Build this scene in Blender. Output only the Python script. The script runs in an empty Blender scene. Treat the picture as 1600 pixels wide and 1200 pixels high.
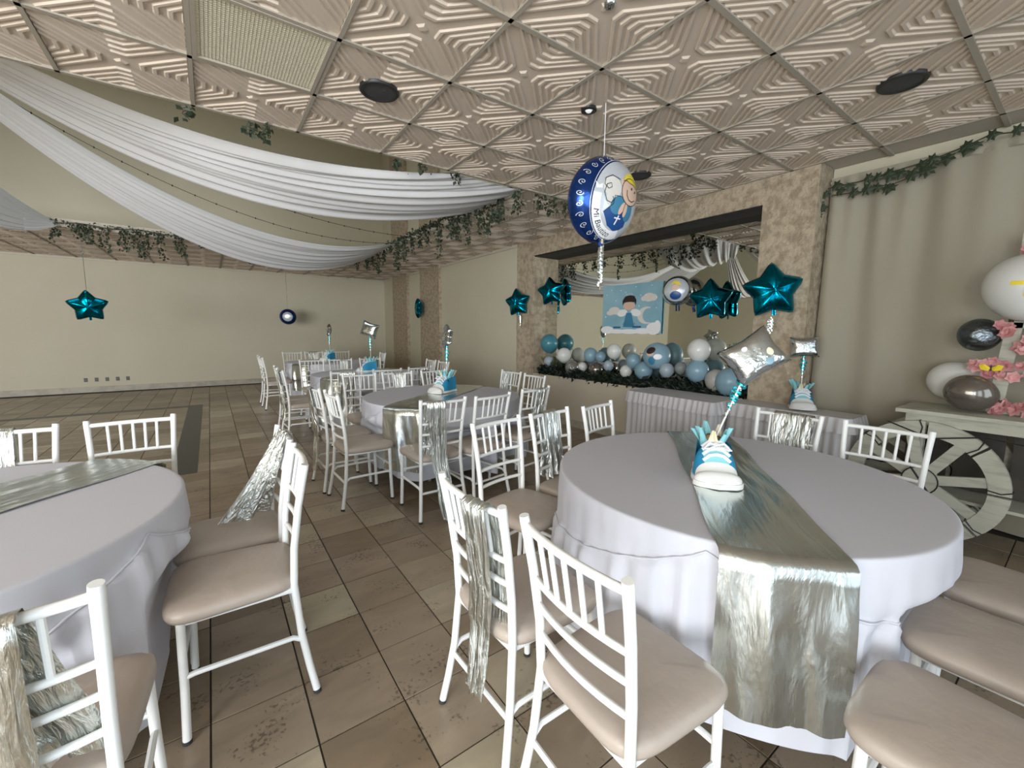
import bpy, bmesh, math, random
from mathutils import Vector, Matrix, noise
PI = math.pi
random.seed(7)
S = bpy.context.scene
C = S.collection

# ------------------------------------------------------------------ camera, world, light
CAMZ = 1.42
cam_d = bpy.data.cameras.new('camera'); cam = bpy.data.objects.new('camera', cam_d); C.objects.link(cam)
cam_d.sensor_width = 36.0; cam_d.lens = 36.0 * 655.4 / 1600.0; cam_d.clip_start = 0.02; cam_d.clip_end = 100
R = Matrix(((0.8132855, 0.06615663, -0.57809169), (-0.58179142, 0.10824026, -0.80610346), (0.00924371, 0.99192104, 0.1265196)))
cam.matrix_world = Matrix.Translation((0, 0, CAMZ)) @ R.to_4x4()
S.camera = cam
S.view_settings.view_transform = 'Standard'; S.view_settings.look = 'None'
S.view_settings.gamma = 1.0; S.view_settings.use_curve_mapping = False
S.view_settings.exposure = 0.0
w = bpy.data.worlds.new('sky'); S.world = w; w.use_nodes = True
w.node_tree.nodes['Background'].inputs[0].default_value = (0.80, 0.89, 1.0, 1)
w.node_tree.nodes['Background'].inputs[1].default_value = 0.8

def area(name, loc, rot, sx, sy, power, col):
    l = bpy.data.lights.new(name, 'AREA'); l.shape = 'RECTANGLE'; l.size = sx; l.size_y = sy
    l.energy = power; l.color = col
    o = bpy.data.objects.new(name, l); C.objects.link(o); o.location = loc; o.rotation_euler = rot
    return o
WIN = [(-9.2, -6.8), (-6.4, -3.6), (-3.0, -0.4), (0.4, 2.2), (2.7, 4.3)]          # patio openings behind the camera; leftmost pair added to light the back wall
WZ0, WZ1, WY = 0.25, 2.55, -2.3
for a, b in WIN:
    area('patio_and_fill_daylight', ((a + b) / 2, WY - 0.35, (WZ0 + WZ1) / 2), (PI / 2, 0, 0), b - a, WZ1 - WZ0, (185 if b < -3 else 50 if b < 0 else 13) * (b - a), (0.72, 0.86, 1.0) if b > -3 else (0.95, 0.97, 1.0))
PX, PY0, PY1 = -2.9, -2.0, 1.4                         # unseen side opening, added to balance the light on the ceiling relief
area('side_fill_light', (PX - 0.3, (PY0 + PY1) / 2, (WZ0 + WZ1) / 2), (PI / 2, 0, -PI / 2), PY1 - PY0, WZ1 - WZ0, 92, (0.90, 0.95, 1.0))
SKX0, SKX1, SKY0, SKY1, ROOF = -6.0, 1.5, 4.6, 9.6, 7.0
area('skylight_daylight', ((SKX0 + SKX1) / 2, (SKY0 + SKY1) / 2, ROOF + 0.3), (0, 0, 0), SKX1 - SKX0, SKY1 - SKY0, 125, (0.98, 0.98, 0.96))

# ------------------------------------------------------------------ materials
MATS = {}
def nt(name):
    m = bpy.data.materials.new(name); m.use_nodes = True; MATS[name] = m
    t = m.node_tree; return m, t, t.nodes['Principled BSDF']
def node(t, typ, **kw):
    n = t.nodes.new(typ)
    for k, v in kw.items():
        if k == 'inp':
            for a, b in v.items(): n.inputs[a].default_value = b
        else: setattr(n, k, v)
    return n
def mat(name, col, rough=0.5, metal=0.0, bump=None, var=None, sub=0, emit=None, alpha=None, trans=0, coat=0, aniso_scale=None):
    """bump=(scale, strength, dist); var=(scale, second colour, low, high)"""
    m, t, p = nt(name)
    p.inputs['Base Color'].default_value = (*col, 1); p.inputs['Roughness'].default_value = rough; p.inputs['Metallic'].default_value = metal
    if coat: p.inputs['Coat Weight'].default_value = coat
    if trans: p.inputs['Transmission Weight'].default_value = trans
    if alpha is not None: p.inputs['Alpha'].default_value = alpha
    if emit: p.inputs['Emission Color'].default_value = (*emit[0], 1); p.inputs['Emission Strength'].default_value = emit[1]
    tc = node(t, 'ShaderNodeTexCoord')
    src = tc.outputs['Object']
    if aniso_scale:
        mp = node(t, 'ShaderNodeMapping'); mp.inputs['Scale'].default_value = aniso_scale; t.links.new(src, mp.inputs[0]); src = mp.outputs[0]
    if var:
        n = node(t, 'ShaderNodeTexNoise', inp={'Scale': var[0], 'Detail': 5.0}); t.links.new(src, n.inputs['Vector'])
        r = node(t, 'ShaderNodeValToRGB'); r.color_ramp.elements[0].position = var[2]; r.color_ramp.elements[1].position = var[3]
        r.color_ramp.elements[0].color = (*col, 1); r.color_ramp.elements[1].color = (*var[1], 1)
        t.links.new(n.outputs[0], r.inputs[0]); t.links.new(r.outputs[0], p.inputs['Base Color'])
    if bump:
        n = node(t, 'ShaderNodeTexNoise', inp={'Scale': bump[0], 'Detail': 4.0}); t.links.new(src, n.inputs['Vector'])
        b = node(t, 'ShaderNodeBump', inp={'Strength': bump[1], 'Distance': bump[2]}); t.links.new(n.outputs[0], b.inputs['Height'])
        t.links.new(b.outputs[0], p.inputs['Normal'])
    return m
M_wall = mat('cream_wall', (0.63, 0.59, 0.455), 0.7, bump=(60, 0.15, 0.01), var=(1.2, (0.60, 0.56, 0.425), 0.3, 0.7))
M_lowwall = mat('beige_wall', (0.60, 0.53, 0.41), 0.7, bump=(60, 0.15, 0.01))
M_stone = mat('sandstone', (0.52, 0.43, 0.31), 0.85, bump=(35, 0.9, 0.02), var=(14, (0.36, 0.29, 0.20), 0.42, 0.62))
M_lintshade = mat('lintel_shade_black', (0.01, 0.01, 0.01), 0.6)
M_mould = mat('pale_moulding', (0.62, 0.57, 0.47), 0.6)
M_base = mat('stone_baseboard', (0.50, 0.45, 0.36), 0.5, var=(8, (0.40, 0.36, 0.29), 0.4, 0.6))
M_tile = mat('ceiling_tile_plaster', (0.64, 0.535, 0.43), 0.7, bump=(120, 0.15, 0.004))
M_ceil = mat('ceiling_plaster', (0.52, 0.46, 0.38), 0.8)
M_bar = mat('grid_bar_paint', (0.40, 0.35, 0.28), 0.6)
M_white = mat('white_enamel', (0.86, 0.86, 0.83), 0.32, bump=(25, 0.05, 0.003))
M_rub = mat('rubber_tip', (0.03, 0.03, 0.03), 0.8)
M_seat = mat('beige_vinyl', (0.44, 0.37, 0.31), 0.42, bump=(9, 0.25, 0.02))
M_cloth = mat('white_tablecloth', (0.62, 0.62, 0.67), 0.8, bump=(300, 0.1, 0.002))
M_skirt = mat('sheer_skirt', (0.62, 0.60, 0.60), 0.6, bump=(60, 0.2, 0.004))
M_wood = mat('table_wood', (0.35, 0.24, 0.15), 0.6)
M_drape = mat('sheer_drape', (0.62, 0.61, 0.60), 0.7, bump=(40, 0.15, 0.005))
M_curt = mat('curtain_cloth', (0.37, 0.335, 0.255), 0.8, bump=(200, 0.1, 0.002))
M_ivy = mat('ivy_leaf', (0.022, 0.036, 0.018), 0.55, var=(30, (0.06, 0.08, 0.04), 0.4, 0.7))
M_dkleaf = mat('dark_leaf', (0.012, 0.022, 0.012), 0.6)
M_fern = mat('fern_leaf', (0.08, 0.10, 0.03), 0.6)
M_stem = mat('vine_stem', (0.06, 0.055, 0.03), 0.8)
M_wire = mat('black_wire', (0.02, 0.02, 0.02), 0.6)
M_string = mat('white_string', (0.8, 0.8, 0.8), 0.6)
M_speak = mat('black_speaker', (0.02, 0.02, 0.02), 0.45)
M_grille = mat('speaker_grille', (0.05, 0.05, 0.05), 0.6)
M_bulb = mat('lamp_bulb', (0.8, 0.8, 0.8), 0.2, emit=((1, 1, 1), 0.4))
M_diff = mat('lamp_diffuser', (0.75, 0.72, 0.6), 0.5, emit=((1, 0.95, 0.75), 0.7))
M_louv = mat('louvre', (0.52, 0.48, 0.38), 0.4)
M_teal = mat('teal_foil', (0.0, 0.21, 0.33), 0.16, 1.0, bump=(14, 0.25, 0.02))
M_blue = mat('royal_blue_foil', (0.012, 0.05, 0.22), 0.18, 0.7, bump=(10, 0.2, 0.02))
M_silv = mat('silver_foil_balloon', (0.62, 0.66, 0.68), 0.15, 1.0, bump=(8, 0.45, 0.03))
M_prnt = mat('silver_white_print', (0.68, 0.72, 0.76), 0.22, 0.35)
M_pw = mat('print_white', (0.85, 0.85, 0.85), 0.35)
M_pbk = mat('print_black', (0.015, 0.015, 0.015), 0.4)
M_psk = mat('print_skin', (0.72, 0.50, 0.38), 0.4)
M_pyl = mat('print_yellow', (0.85, 0.68, 0.05), 0.4)
M_pbl = mat('print_deep_blue', (0.01, 0.07, 0.25), 0.35)
M_psb = mat('print_steel_blue', (0.05, 0.22, 0.36), 0.35)
M_pwg = mat('print_wing', (0.70, 0.67, 0.62), 0.4)
M_pban = mat('print_sky_blue', (0.22, 0.42, 0.50), 0.5, var=(3.5, (0.30, 0.50, 0.58), 0.35, 0.65))
M_phair = mat('print_dark_hair', (0.03, 0.015, 0.012), 0.5)
M_lb = {'teal': mat('latex_teal', (0.06, 0.22, 0.27), 0.28), 'white': mat('latex_white', (0.72, 0.72, 0.68), 0.25),
        'blue': mat('latex_sky_blue', (0.24, 0.38, 0.46), 0.28), 'pale': mat('latex_pale_blue', (0.38, 0.45, 0.50), 0.28),
        'silver': mat('latex_silver', (0.33, 0.32, 0.29), 0.25, 0.5), 'chrome': mat('latex_bronze_grey', (0.25, 0.22, 0.19), 0.15, 0.7),
        'grey': mat('latex_grey', (0.45, 0.44, 0.40), 0.28), 'clear': mat('latex_clear', (0.34, 0.36, 0.35), 0.15, alpha=0.6)}
M_shoe = mat('blue_canvas', (0.015, 0.26, 0.47), 0.6, bump=(120, 0.2, 0.003))
M_foam = mat('white_foam', (0.80, 0.80, 0.76), 0.6)
M_lace = mat('white_lace', (0.85, 0.86, 0.90), 0.7)
M_tiss = mat('aqua_tissue', (0.28, 0.62, 0.66), 0.6)
M_tis2 = mat('cream_tissue', (0.75, 0.70, 0.50), 0.6)
M_candy = mat('brown_wrapper', (0.18, 0.05, 0.03), 0.25, 0.4, var=(20, (0.5, 0.35, 0.2), 0.45, 0.6))
M_rib = mat('teal_ribbon', (0.02, 0.45, 0.50), 0.2, 0.7)
M_srib = mat('silver_ribbon', (0.75, 0.80, 0.80), 0.15, 1.0)
M_plank = mat('whitewashed_wood', (0.52, 0.51, 0.42), 0.75, var=(5, (0.34, 0.33, 0.26), 0.5, 0.75), aniso_scale=(1, 1, 6), bump=(20, 0.3, 0.006))
M_gapshade = mat('wheel_gap_shade', (0.05, 0.042, 0.032), 0.7, var=(6, (0.09, 0.075, 0.055), 0.4, 0.7))  # shade behind the cart wheel put into a board colour
M_pink = mat('pink_petal', (0.62, 0.26, 0.27), 0.6, var=(12, (0.75, 0.40, 0.38), 0.4, 0.65))
M_yel = mat('yellow_card', (0.9, 0.7, 0.03), 0.5)
M_inlay = mat('dark_inlay', (0.035, 0.035, 0.03), 0.35)
M_outlet = mat('outlet_plate', (0.10, 0.09, 0.08), 0.5)

def foil_cloth(name, col, rough, scale, strength, aniso):
    m, t, p = nt(name)
    p.inputs['Base Color'].default_value = (*col, 1); p.inputs['Metallic'].default_value = 1.0; p.inputs['Roughness'].default_value = rough
    tc = node(t, 'ShaderNodeTexCoord'); mp = node(t, 'ShaderNodeMapping'); mp.inputs['Scale'].default_value = aniso
    t.links.new(tc.outputs['UV'], mp.inputs[0])
    n1 = node(t, 'ShaderNodeTexNoise', inp={'Scale': scale, 'Detail': 6.0, 'Distortion': 0.6}); t.links.new(mp.outputs[0], n1.inputs['Vector'])
    n2 = node(t, 'ShaderNodeTexNoise', inp={'Scale': scale * 4.5, 'Detail': 3.0}); t.links.new(tc.outputs['UV'], n2.inputs['Vector'])
    ad = node(t, 'ShaderNodeMath', operation='MULTIPLY_ADD'); ad.inputs[1].default_value = 0.25
    t.links.new(n2.outputs[0], ad.inputs[0]); t.links.new(n1.outputs[0], ad.inputs[2])
    b = node(t, 'ShaderNodeBump', inp={'Strength': strength, 'Distance': 0.03}); t.links.new(ad.outputs[0], b.inputs['Height'])
    t.links.new(b.outputs[0], p.inputs['Normal'])
    return m
M_run = foil_cloth('silver_lame', (0.66, 0.70, 0.68), 0.25, 3.0, 0.35, (1.4, 2.2, 1))
M_sash = foil_cloth('silver_crushed', (0.74, 0.76, 0.72), 0.28, 4.0, 0.75, (2.5, 2.5, 1))

def travertine():
    m, t, p = nt('travertine')
    g = node(t, 'ShaderNodeNewGeometry'); pos = g.outputs['Position']
    sub = node(t, 'ShaderNodeVectorMath', operation='SUBTRACT'); sub.inputs[1].default_value = (-0.09, -0.11, 0); t.links.new(pos, sub.inputs[0])
    dv = node(t, 'ShaderNodeVectorMath', operation='DIVIDE'); dv.inputs[1].default_value = (0.305, 0.305, 1); t.links.new(sub.outputs[0], dv.inputs[0])
    fl = node(t, 'ShaderNodeVectorMath', operation='FLOOR'); t.links.new(dv.outputs[0], fl.inputs[0])
    mz = node(t, 'ShaderNodeVectorMath', operation='MULTIPLY'); mz.inputs[1].default_value = (1, 1, 0); t.links.new(fl.outputs[0], mz.inputs[0])
    wn = node(t, 'ShaderNodeTexWhiteNoise'); t.links.new(mz.outputs[0], wn.inputs['Vector'])
    r = node(t, 'ShaderNodeValToRGB'); e = r.color_ramp.elements
    e[0].color = (0.225, 0.165, 0.105, 1); e[1].color = (0.42, 0.36, 0.25, 1)
    x = e.new(0.35); x.color = (0.285, 0.218, 0.145, 1); x = e.new(0.7); x.color = (0.325, 0.250, 0.180, 1)
    t.links.new(wn.outputs['Value'], r.inputs[0])
    mp = node(t, 'ShaderNodeMapping'); mp.inputs['Scale'].default_value = (3.0, 8.0, 1); t.links.new(pos, mp.inputs[0])
    off = node(t, 'ShaderNodeVectorMath', operation='ADD'); t.links.new(mp.outputs[0], off.inputs[0]); 
    wc = node(t, 'ShaderNodeVectorMath', operation='SCALE'); wc.inputs['Scale'].default_value = 9.0; t.links.new(wn.outputs['Color'], wc.inputs[0]); t.links.new(wc.outputs[0], off.inputs[1])
    n = node(t, 'ShaderNodeTexNoise', inp={'Scale': 1.0, 'Detail': 6.0, 'Distortion': 0.8}); t.links.new(off.outputs[0], n.inputs['Vector'])
    vr = node(t, 'ShaderNodeMapRange', inp={'From Min': 0.3, 'From Max': 0.7, 'To Min': 0.84, 'To Max': 1.16}); t.links.new(n.outputs[0], vr.inputs[0])
    mx = node(t, 'ShaderNodeVectorMath', operation='SCALE'); t.links.new(r.outputs[0], mx.inputs[0]); t.links.new(vr.outputs[0], mx.inputs['Scale'])
    n2 = node(t, 'ShaderNodeTexNoise', inp={'Scale': 60.0, 'Detail': 4.0}); t.links.new(pos, n2.inputs['Vector'])
    n3 = node(t, 'ShaderNodeTexNoise', inp={'Scale': 5.0, 'Detail': 2.0}); t.links.new(pos, n3.inputs['Vector'])
    ml = node(t, 'ShaderNodeMath', operation='MULTIPLY'); t.links.new(n2.outputs[0], ml.inputs[0]); t.links.new(n3.outputs[0], ml.inputs[1])
    pr = node(t, 'ShaderNodeMapRange', inp={'From Min': 0.325, 'From Max': 0.40, 'To Min': 1.0, 'To Max': 0.5}); t.links.new(ml.outputs[0], pr.inputs[0])
    m2 = node(t, 'ShaderNodeVectorMath', operation='SCALE'); t.links.new(mx.outputs[0], m2.inputs[0]); t.links.new(pr.outputs[0], m2.inputs['Scale'])
    t.links.new(m2.outputs[0], p.inputs['Base Color'])
    p.inputs['Roughness'].default_value = 0.33
    b = node(t, 'ShaderNodeBump', inp={'Strength': 0.25, 'Distance': 0.004}); t.links.new(pr.outputs[0], b.inputs['Height']); t.links.new(b.outputs[0], p.inputs['Normal'])
    return m
M_floor = travertine()
M_grout = mat('dark_grout', (0.05, 0.04, 0.03), 0.9)
def mirror_mat():
    m, t, p = nt('mirror_glass'); p.inputs['Base Color'].default_value = (0.78, 0.79, 0.74, 1); p.inputs['Metallic'].default_value = 1; p.inputs['Roughness'].default_value = 0.015
    return m
M_mirror = mirror_mat()

# ------------------------------------------------------------------ mesh helpers
class MB:
    def __init__(s): s.v = []; s.f = []; s.uv = {}
    def add(s, vs, fs):
        o = len(s.v); s.v += [tuple(p) for p in vs]; s.f += [tuple(i + o for i in f) for f in fs]; return s
    def box(s, x0, x1, y0, y1, z0, z1):
        return s.add([(x0, y0, z0), (x1, y0, z0), (x1, y1, z0), (x0, y1, z0), (x0, y0, z1), (x1, y0, z1), (x1, y1, z1), (x0, y1, z1)],
                     [(3, 2, 1, 0), (4, 5, 6, 7), (0, 1, 5, 4), (1, 2, 6, 5), (2, 3, 7, 6), (3, 0, 4, 7)])
    def tube(s, pts, r, n=8, cap=True):
        pts = [Vector(p) for p in pts]; rs = r if isinstance(r, (list, tuple)) else [r] * len(pts)
        o = len(s.v); up = None
        for i, p in enumerate(pts):
            d = (pts[min(i + 1, len(pts) - 1)] - pts[max(i - 1, 0)]).normalized()
            if up is None: up = Vector((0, 0, 1)) if abs(d.z) < 0.9 else Vector((0, 1, 0))
            a = d.cross(up).normalized(); b = a.cross(d).normalized(); up = b
            for k in range(n):
                t = 2 * PI * k / n; s.v.append(tuple(p + (a * math.cos(t) + b * math.sin(t)) * rs[i]))
        for i in range(len(pts) - 1):
            for k in range(n):
                k2 = (k + 1) % n; s.f.append((o + i * n + k, o + i * n + k2, o + (i + 1) * n + k2, o + (i + 1) * n + k))
        if cap:
            s.f.append(tuple(o + k for k in range(n - 1, -1, -1))); e = o + (len(pts) - 1) * n; s.f.append(tuple(e + k for k in range(n)))
        return s
    def grid(s, fn, nu, nv, closeu=False):
        o = len(s.v)
        for i in range(nu if closeu else nu + 1):
            for j in range(nv + 1): s.v.append(tuple(fn(i / nu, j / nv))); s.uv[len(s.v) - 1] = (i / nu, j / nv)
        W = nv + 1; N = nu if closeu else nu + 1
        for i in range(nu):
            for j in range(nv):
                a = o + i * W + j; b = o + ((i + 1) % N) * W + j; s.f.append((a, b, b + 1, a + 1))
        return s
    def lathe(s, prof, n=32, c=(0, 0, 0)):
        o = len(s.v)
        for i in range(n):
            t = 2 * PI * i / n
            for r, z in prof: s.v.append((c[0] + r * math.cos(t), c[1] + r * math.sin(t), c[2] + z))
        W = len(prof)
        for i in range(n):
            for j in range(W - 1):
                a = o + i * W + j; b = o + ((i + 1) % n) * W + j; s.f.append((a, b, b + 1, a + 1))
        return s
    def poly(s, pts): return s.add(pts, [tuple(range(len(pts)))])
    def prism(s, pts, z0, z1):
        n = len(pts)
        return s.add([(x, y, z0) for x, y in pts] + [(x, y, z1) for x, y in pts],
                     [tuple(range(n - 1, -1, -1)), tuple(range(n, 2 * n))] + [(i, (i + 1) % n, n + (i + 1) % n, n + i) for i in range(n)])
    def mesh(s, name, m, smooth=False):
        me = bpy.data.meshes.new(name); me.from_pydata(s.v, [], s.f); me.materials.append(m)
        if s.uv:
            ul = me.uv_layers.new(name='UVMap')
            for l in me.loops: ul.data[l.index].uv = s.uv.get(l.vertex_index, (0, 0))
        me.validate(); bm = bmesh.new(); bm.from_mesh(me); bmesh.ops.remove_doubles(bm, verts=bm.verts, dist=1e-5)
        bmesh.ops.recalc_face_normals(bm, faces=bm.faces); bm.to_mesh(me); bm.free()
        if smooth:
            for p in me.polygons: p.use_smooth = True
            if smooth != 'all':
                try: me.set_sharp_from_angle(angle=math.radians(42))
                except Exception: pass
        return me
    def build(s, name, m, parent=None, smooth=True): return link(name, s.mesh(name, m, smooth), parent)
def link(name, me, parent=None):
    o = bpy.data.objects.new(name, me); C.objects.link(o)
    if parent is not None: o.parent = parent
    return o
def tag(o, label, cat, group=None, kind=None):
    o['label'] = label; o['category'] = cat
    if group: o['group'] = group
    if kind: o['kind'] = kind
    return o
def empty(name, loc=(0, 0, 0), rz=0, label=None, cat=None, group=None):
    o = bpy.data.objects.new(name, None); C.objects.link(o); o.location = loc; o.rotation_euler = (0, 0, rz); o.empty_display_size = 0.1
    if label: tag(o, label, cat, group)
    return o
def struct(o): o['kind'] = 'structure'; return o
def copy_tree(o, parent=None):
    c = o.copy(); C.objects.link(c); c.parent = parent
    for ch in list(o.children): copy_tree(ch, c)
    return c
def ell(c, rx, ry, rz, nu=24, nv=14):
    b = MB()
    b.grid(lambda u, v: (c[0] + rx * math.cos(2 * PI * u) * math.sin(PI * v), c[1] + ry * math.sin(2 * PI * u) * math.sin(PI * v), c[2] + rz * math.cos(PI * v)), nu, nv, True)
    return b
def lerp(a, b, t): return a + (b - a) * t

# ------------------------------------------------------------------ setting
H = 2.87; XW = 4.35; YB = 12.7; XL = -9.5; EDGE = 3.62; IX = 2.76; IY = 8.98; IXL = -7.5
fl = struct(MB().box(XL, 4.9, WY, YB, -0.1, -0.004).build('floor', M_grout, smooth=False))
# floor tiles: the 300 largest in view singly, the rest joined
TS = 0.305; TX0, TY0 = -0.09 - TS * 31, -0.11 - TS * 7
def project(P):
    v = R.transposed() @ (Vector(P) - Vector((0, 0, CAMZ)))
    if v.z > -0.15: return None
    return (800 + 655.4 * v.x / -v.z, 600 - 655.4 * v.y / -v.z)
tiles = []
nx = int((4.63 - TX0) / TS) + 1; ny = int((YB - TY0) / TS)
for i in range(nx):
    for j in range(ny):
        x0 = TX0 + i * TS; y0 = TY0 + j * TS
        if x0 + TS > 4.64 or x0 < XL or y0 < WY or y0 + TS > YB + 0.01: continue
        q = [project((x0 + a, y0 + b, 0)) for a, b in ((0, 0), (TS, 0), (TS, TS), (0, TS))]
        ar = 0
        if all(q):
            cx = sum(p[0] for p in q) / 4; cy = sum(p[1] for p in q) / 4
            if -60 < cx < 1660 and -60 < cy < 1290:
                ar = abs(sum(q[k][0] * q[(k + 1) % 4][1] - q[(k + 1) % 4][0] * q[k][1] for k in range(4))) / 2
        tiles.append((ar, x0, y0))
tiles.sort(reverse=True)
g_ = 0.0025
def tile_mb(b, x0, y0, dz=0.0):
    c = 0.003
    a0, a1, b0, b1 = x0 + g_, x0 + TS - g_, y0 + g_, y0 + TS - g_
    return b.add([(a0, b0, -0.006), (a1, b0, -0.006), (a1, b1, -0.006), (a0, b1, -0.006), (a0 + c * .4, b0 + c * .4, dz), (a1 - c * .4, b0 + c * .4, dz), (a1 - c * .4, b1 - c * .4, dz), (a0 + c * .4, b1 - c * .4, dz)],
          [(4, 5, 6, 7), (0, 1, 5, 4), (1, 2, 6, 5), (2, 3, 7, 6), (3, 0, 4, 7)])
tm = tile_mb(MB(), 0, 0).mesh('floor_tile', M_floor)
for ar, x0, y0 in tiles[:300]:
    o = link('floor_tile', tm, fl); o.location = (x0, y0, 0)
b = MB()
for ar, x0, y0 in tiles[300:]: tile_mb(b, x0, y0)
o = b.build('floor_tile_field', M_floor, fl, smooth=False); o['kind'] = 'stuff'
for x0, x1, y0, y1 in ((-0.40, -0.19, 5.05, 9.6), (-3.6, -0.40, 9.39, 9.6)):
    o = MB().box(x0, x1, y0, y1, -0.002, 0.002).build('dark_inlay_strip', M_inlay, fl, smooth=False)

# ceiling: low slab and the strips round the raised part
b = MB(); zc = H + 0.004
b.box(XL, 4.9, WY, EDGE, zc, zc + 0.10); b.box(IX, XW + 0.02, EDGE, YB, zc, zc + 0.10); b.box(XL, IX, IY, YB, zc, zc + 0.10); b.box(XL, IXL, EDGE, IY, zc, zc + 0.10)
ceil = struct(b.build('ceiling', M_ceil, smooth=False))
b = MB(); rz0, rz1 = ROOF, ROOF + 0.12
b.box(XL, 4.9, EDGE - 0.2, SKY0, rz0, rz1); b.box(XL, 4.9, SKY1, YB + .2, rz0, rz1); b.box(XL, SKX0, SKY0, SKY1, rz0, rz1); b.box(SKX1, 4.9, SKY0, SKY1, rz0, rz1)
struct(b.build('ceiling_raised', M_wall, smooth=False))
struct(MB().box(XL, 4.9, EDGE - 0.2, EDGE - 0.05, H + 0.11, ROOF).build('wall_upper', M_wall, smooth=False))
# relief tile
def relief_tile(sx, sy):
    hh = 0.010; d0 = 0.052; b = MB(); P = 0.088
    b.box(-sx / 2, sx / 2, -sy / 2, sy / 2, -0.0005, 0.006)
    for rot in range(4):
        ca, sa = [(1, 0), (0, 1), (-1, 0), (0, -1)][rot]
        def T(e, g, z):
            x, y = e, -0.5 + g; return ((x * ca - y * sa) * sx, (x * sa + y * ca) * sy, -z)
        for k in range(5):
            c = 0.052 + k * P; rows = []
            for dc, z in ((-0.024, 0), (-0.013, hh), (0.013, hh), (0.024, 0)):
                cc = c + dc; dl = min(d0, cc * 0.8); rows.append([T(-cc, 0.012, z), T(-dl, max(cc - dl, 0.012), z), T(dl, max(cc - dl, 0.012), z), T(cc, 0.012, z)])
            vs = [p for r in rows for p in r]
            fs = [(r * 4 + j, r * 4 + j + 1, (r + 1) * 4 + j + 1, (r + 1) * 4 + j) for r in range(3) for j in range(3)]
            b.add(vs, fs)
    s = 0.055
    b.add([(-s * sx, 0, 0), (0, -s * sy, 0), (s * sx, 0, 0), (0, s * sy, 0), (-s * .6 * sx, 0, -hh), (0, -s * .6 * sy, -hh), (s * .6 * sx, 0, -hh), (0, s * .6 * sy, -hh)],
          [(0, 1, 5, 4), (1, 2, 6, 5), (2, 3, 7, 6), (3, 0, 4, 7), (4, 5, 6, 7)])
    return b.mesh('ceiling_tile', M_tile)
GS = 0.615; GX0, GY0 = 0.01, 0.535
main_tile = relief_tile(GS - 0.012, GS - 0.012)
FX = (0, 3)   # grid cell of the louvred light (x cell, y cell)
xs = range(-5, 7); ys = range(-2, 5)
for i in xs:
    for j in ys:
        if (i, j) == FX: continue
        o = link('ceiling_tile', main_tile, ceil); o.location = (GX0 + (i + .5) * GS, GY0 + (j + .5) * GS, H)
XS1 = XW
nc = 3; cw = (XW - IX) / nc
st_tile = relief_tile(cw - 0.012, GS - 0.012)
nr = int((YB - EDGE) / GS)
for i in range(nc):
    for j in range(nr):
        o = link('ceiling_tile', st_tile, ceil); o.location = (IX + (i + .5) * cw, EDGE + (j + .5) * GS, H)
bw = (YB - IY) / 6; bk_tile = relief_tile(GS - 0.012, bw - 0.012)
for i in range(10):
    for j in range(6):
        o = link('ceiling_tile', bk_tile, ceil); o.location = (IX - (i + .5) * GS, IY + (j + .5) * bw, H)
def bar(x0, x1, y0, y1): MB().box(x0, x1, y0, y1, H - 0.017, H + 0.004).build('grid_bar', M_bar, ceil, smooth=False)
for i in range(-5, 8):
    x = GX0 + i * GS
    if x < 4.5: bar(x - .011, x + .011, GY0 - 2 * GS, EDGE)
for j in range(-2, 6):
    y = GY0 + j * GS; bar(GX0 - 5 * GS, XW + 0.25, y - .014, y + .014)
for i in range(0, nc + 1): bar(IX + i * cw - .011, IX + i * cw + .011, EDGE, YB)
for j in range(1, nr + 1): bar(IX, XW, EDGE + j * GS - .011, EDGE + j * GS + .011)
for i in range(1, 11): bar(IX - i * GS - .011, IX - i * GS + .011, IY, YB)
for j in range(0, 6): bar(IX - 10 * GS, IX, IY + j * bw - .011, IY + j * bw + .011)

# walls
struct(MB().box(XL - .2, 5.1, YB, YB + .2, 0, ROOF).build('wall_back', M_wall, smooth=False))
struct(MB().box(XL - .2, XL, WY, YB, 0, ROOF).build('wall_left', M_wall, smooth=False))
MY0, MY1, MX, SILL, LINT = 2.0, 5.48, 4.60, 0.72, 2.62
b = MB(); b.box(XW, 5.0, MY1, YB, 0, ROOF); b.box(XW, 5.0, EDGE, MY1, H + .105, ROOF); b.box(MX + .012, 5.0, MY0, MY1, SILL, LINT); b.box(4.63, 5.0, WY, 1.55, 0, H)
wr = struct(b.build('wall_right', M_wall, smooth=False))
struct(MB().box(XW, 5.0, MY0, MY1, 0, SILL).build('wall_sill', M_lowwall, smooth=False))
b = MB(); b.box(XW - .02, MX, 1.55, MY1 + .44, LINT, H); b.box(XW - .02, 5.0, 1.55, MY0, 0, LINT); b.box(XW - .02, XW, MY1, MY1 + .44, 0, LINT); b.box(XW, MX + .01, MY1 - .012, MY1, SILL, LINT)
struct(b.build('trim_1', M_stone, smooth=False))
struct(MB().box(XW - .07, XW, 8.84, 9.9, 0, ROOF).build('trim_2', M_stone, smooth=False))
struct(MB().box(XW - .07, XW, 10.75, 11.8, 0, ROOF).build('trim_3', M_stone, smooth=False))
struct(MB().box(XW, MX, MY0, MY1 - .012, LINT - .015, LINT).build('trim_4', M_lintshade, smooth=False))  # shade under the lintel put in as a black sheet
struct(MB().box(XL, XW, YB - .03, YB, H - 0.05, H).box(XW - .03, XW, MY1 + .44, YB - .03, H - .05, H).build('trim_5', M_mould, smooth=False))
struct(MB().box(XL, XW, YB - .025, YB, 0, .12).build('baseboard_back', M_base, smooth=False))
struct(MB().box(XW - .02, XW, MY1 + .44, 8.84, 0, .1).box(XW - .02, XW, 9.9, 10.75, 0, .1).box(XW - .02, XW, 2.0, MY1, 0, .1).build('baseboard_right', M_base, smooth=False))
b = MB(); xe = [XL] + [v for ab in WIN for v in ab] + [5.0]
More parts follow.
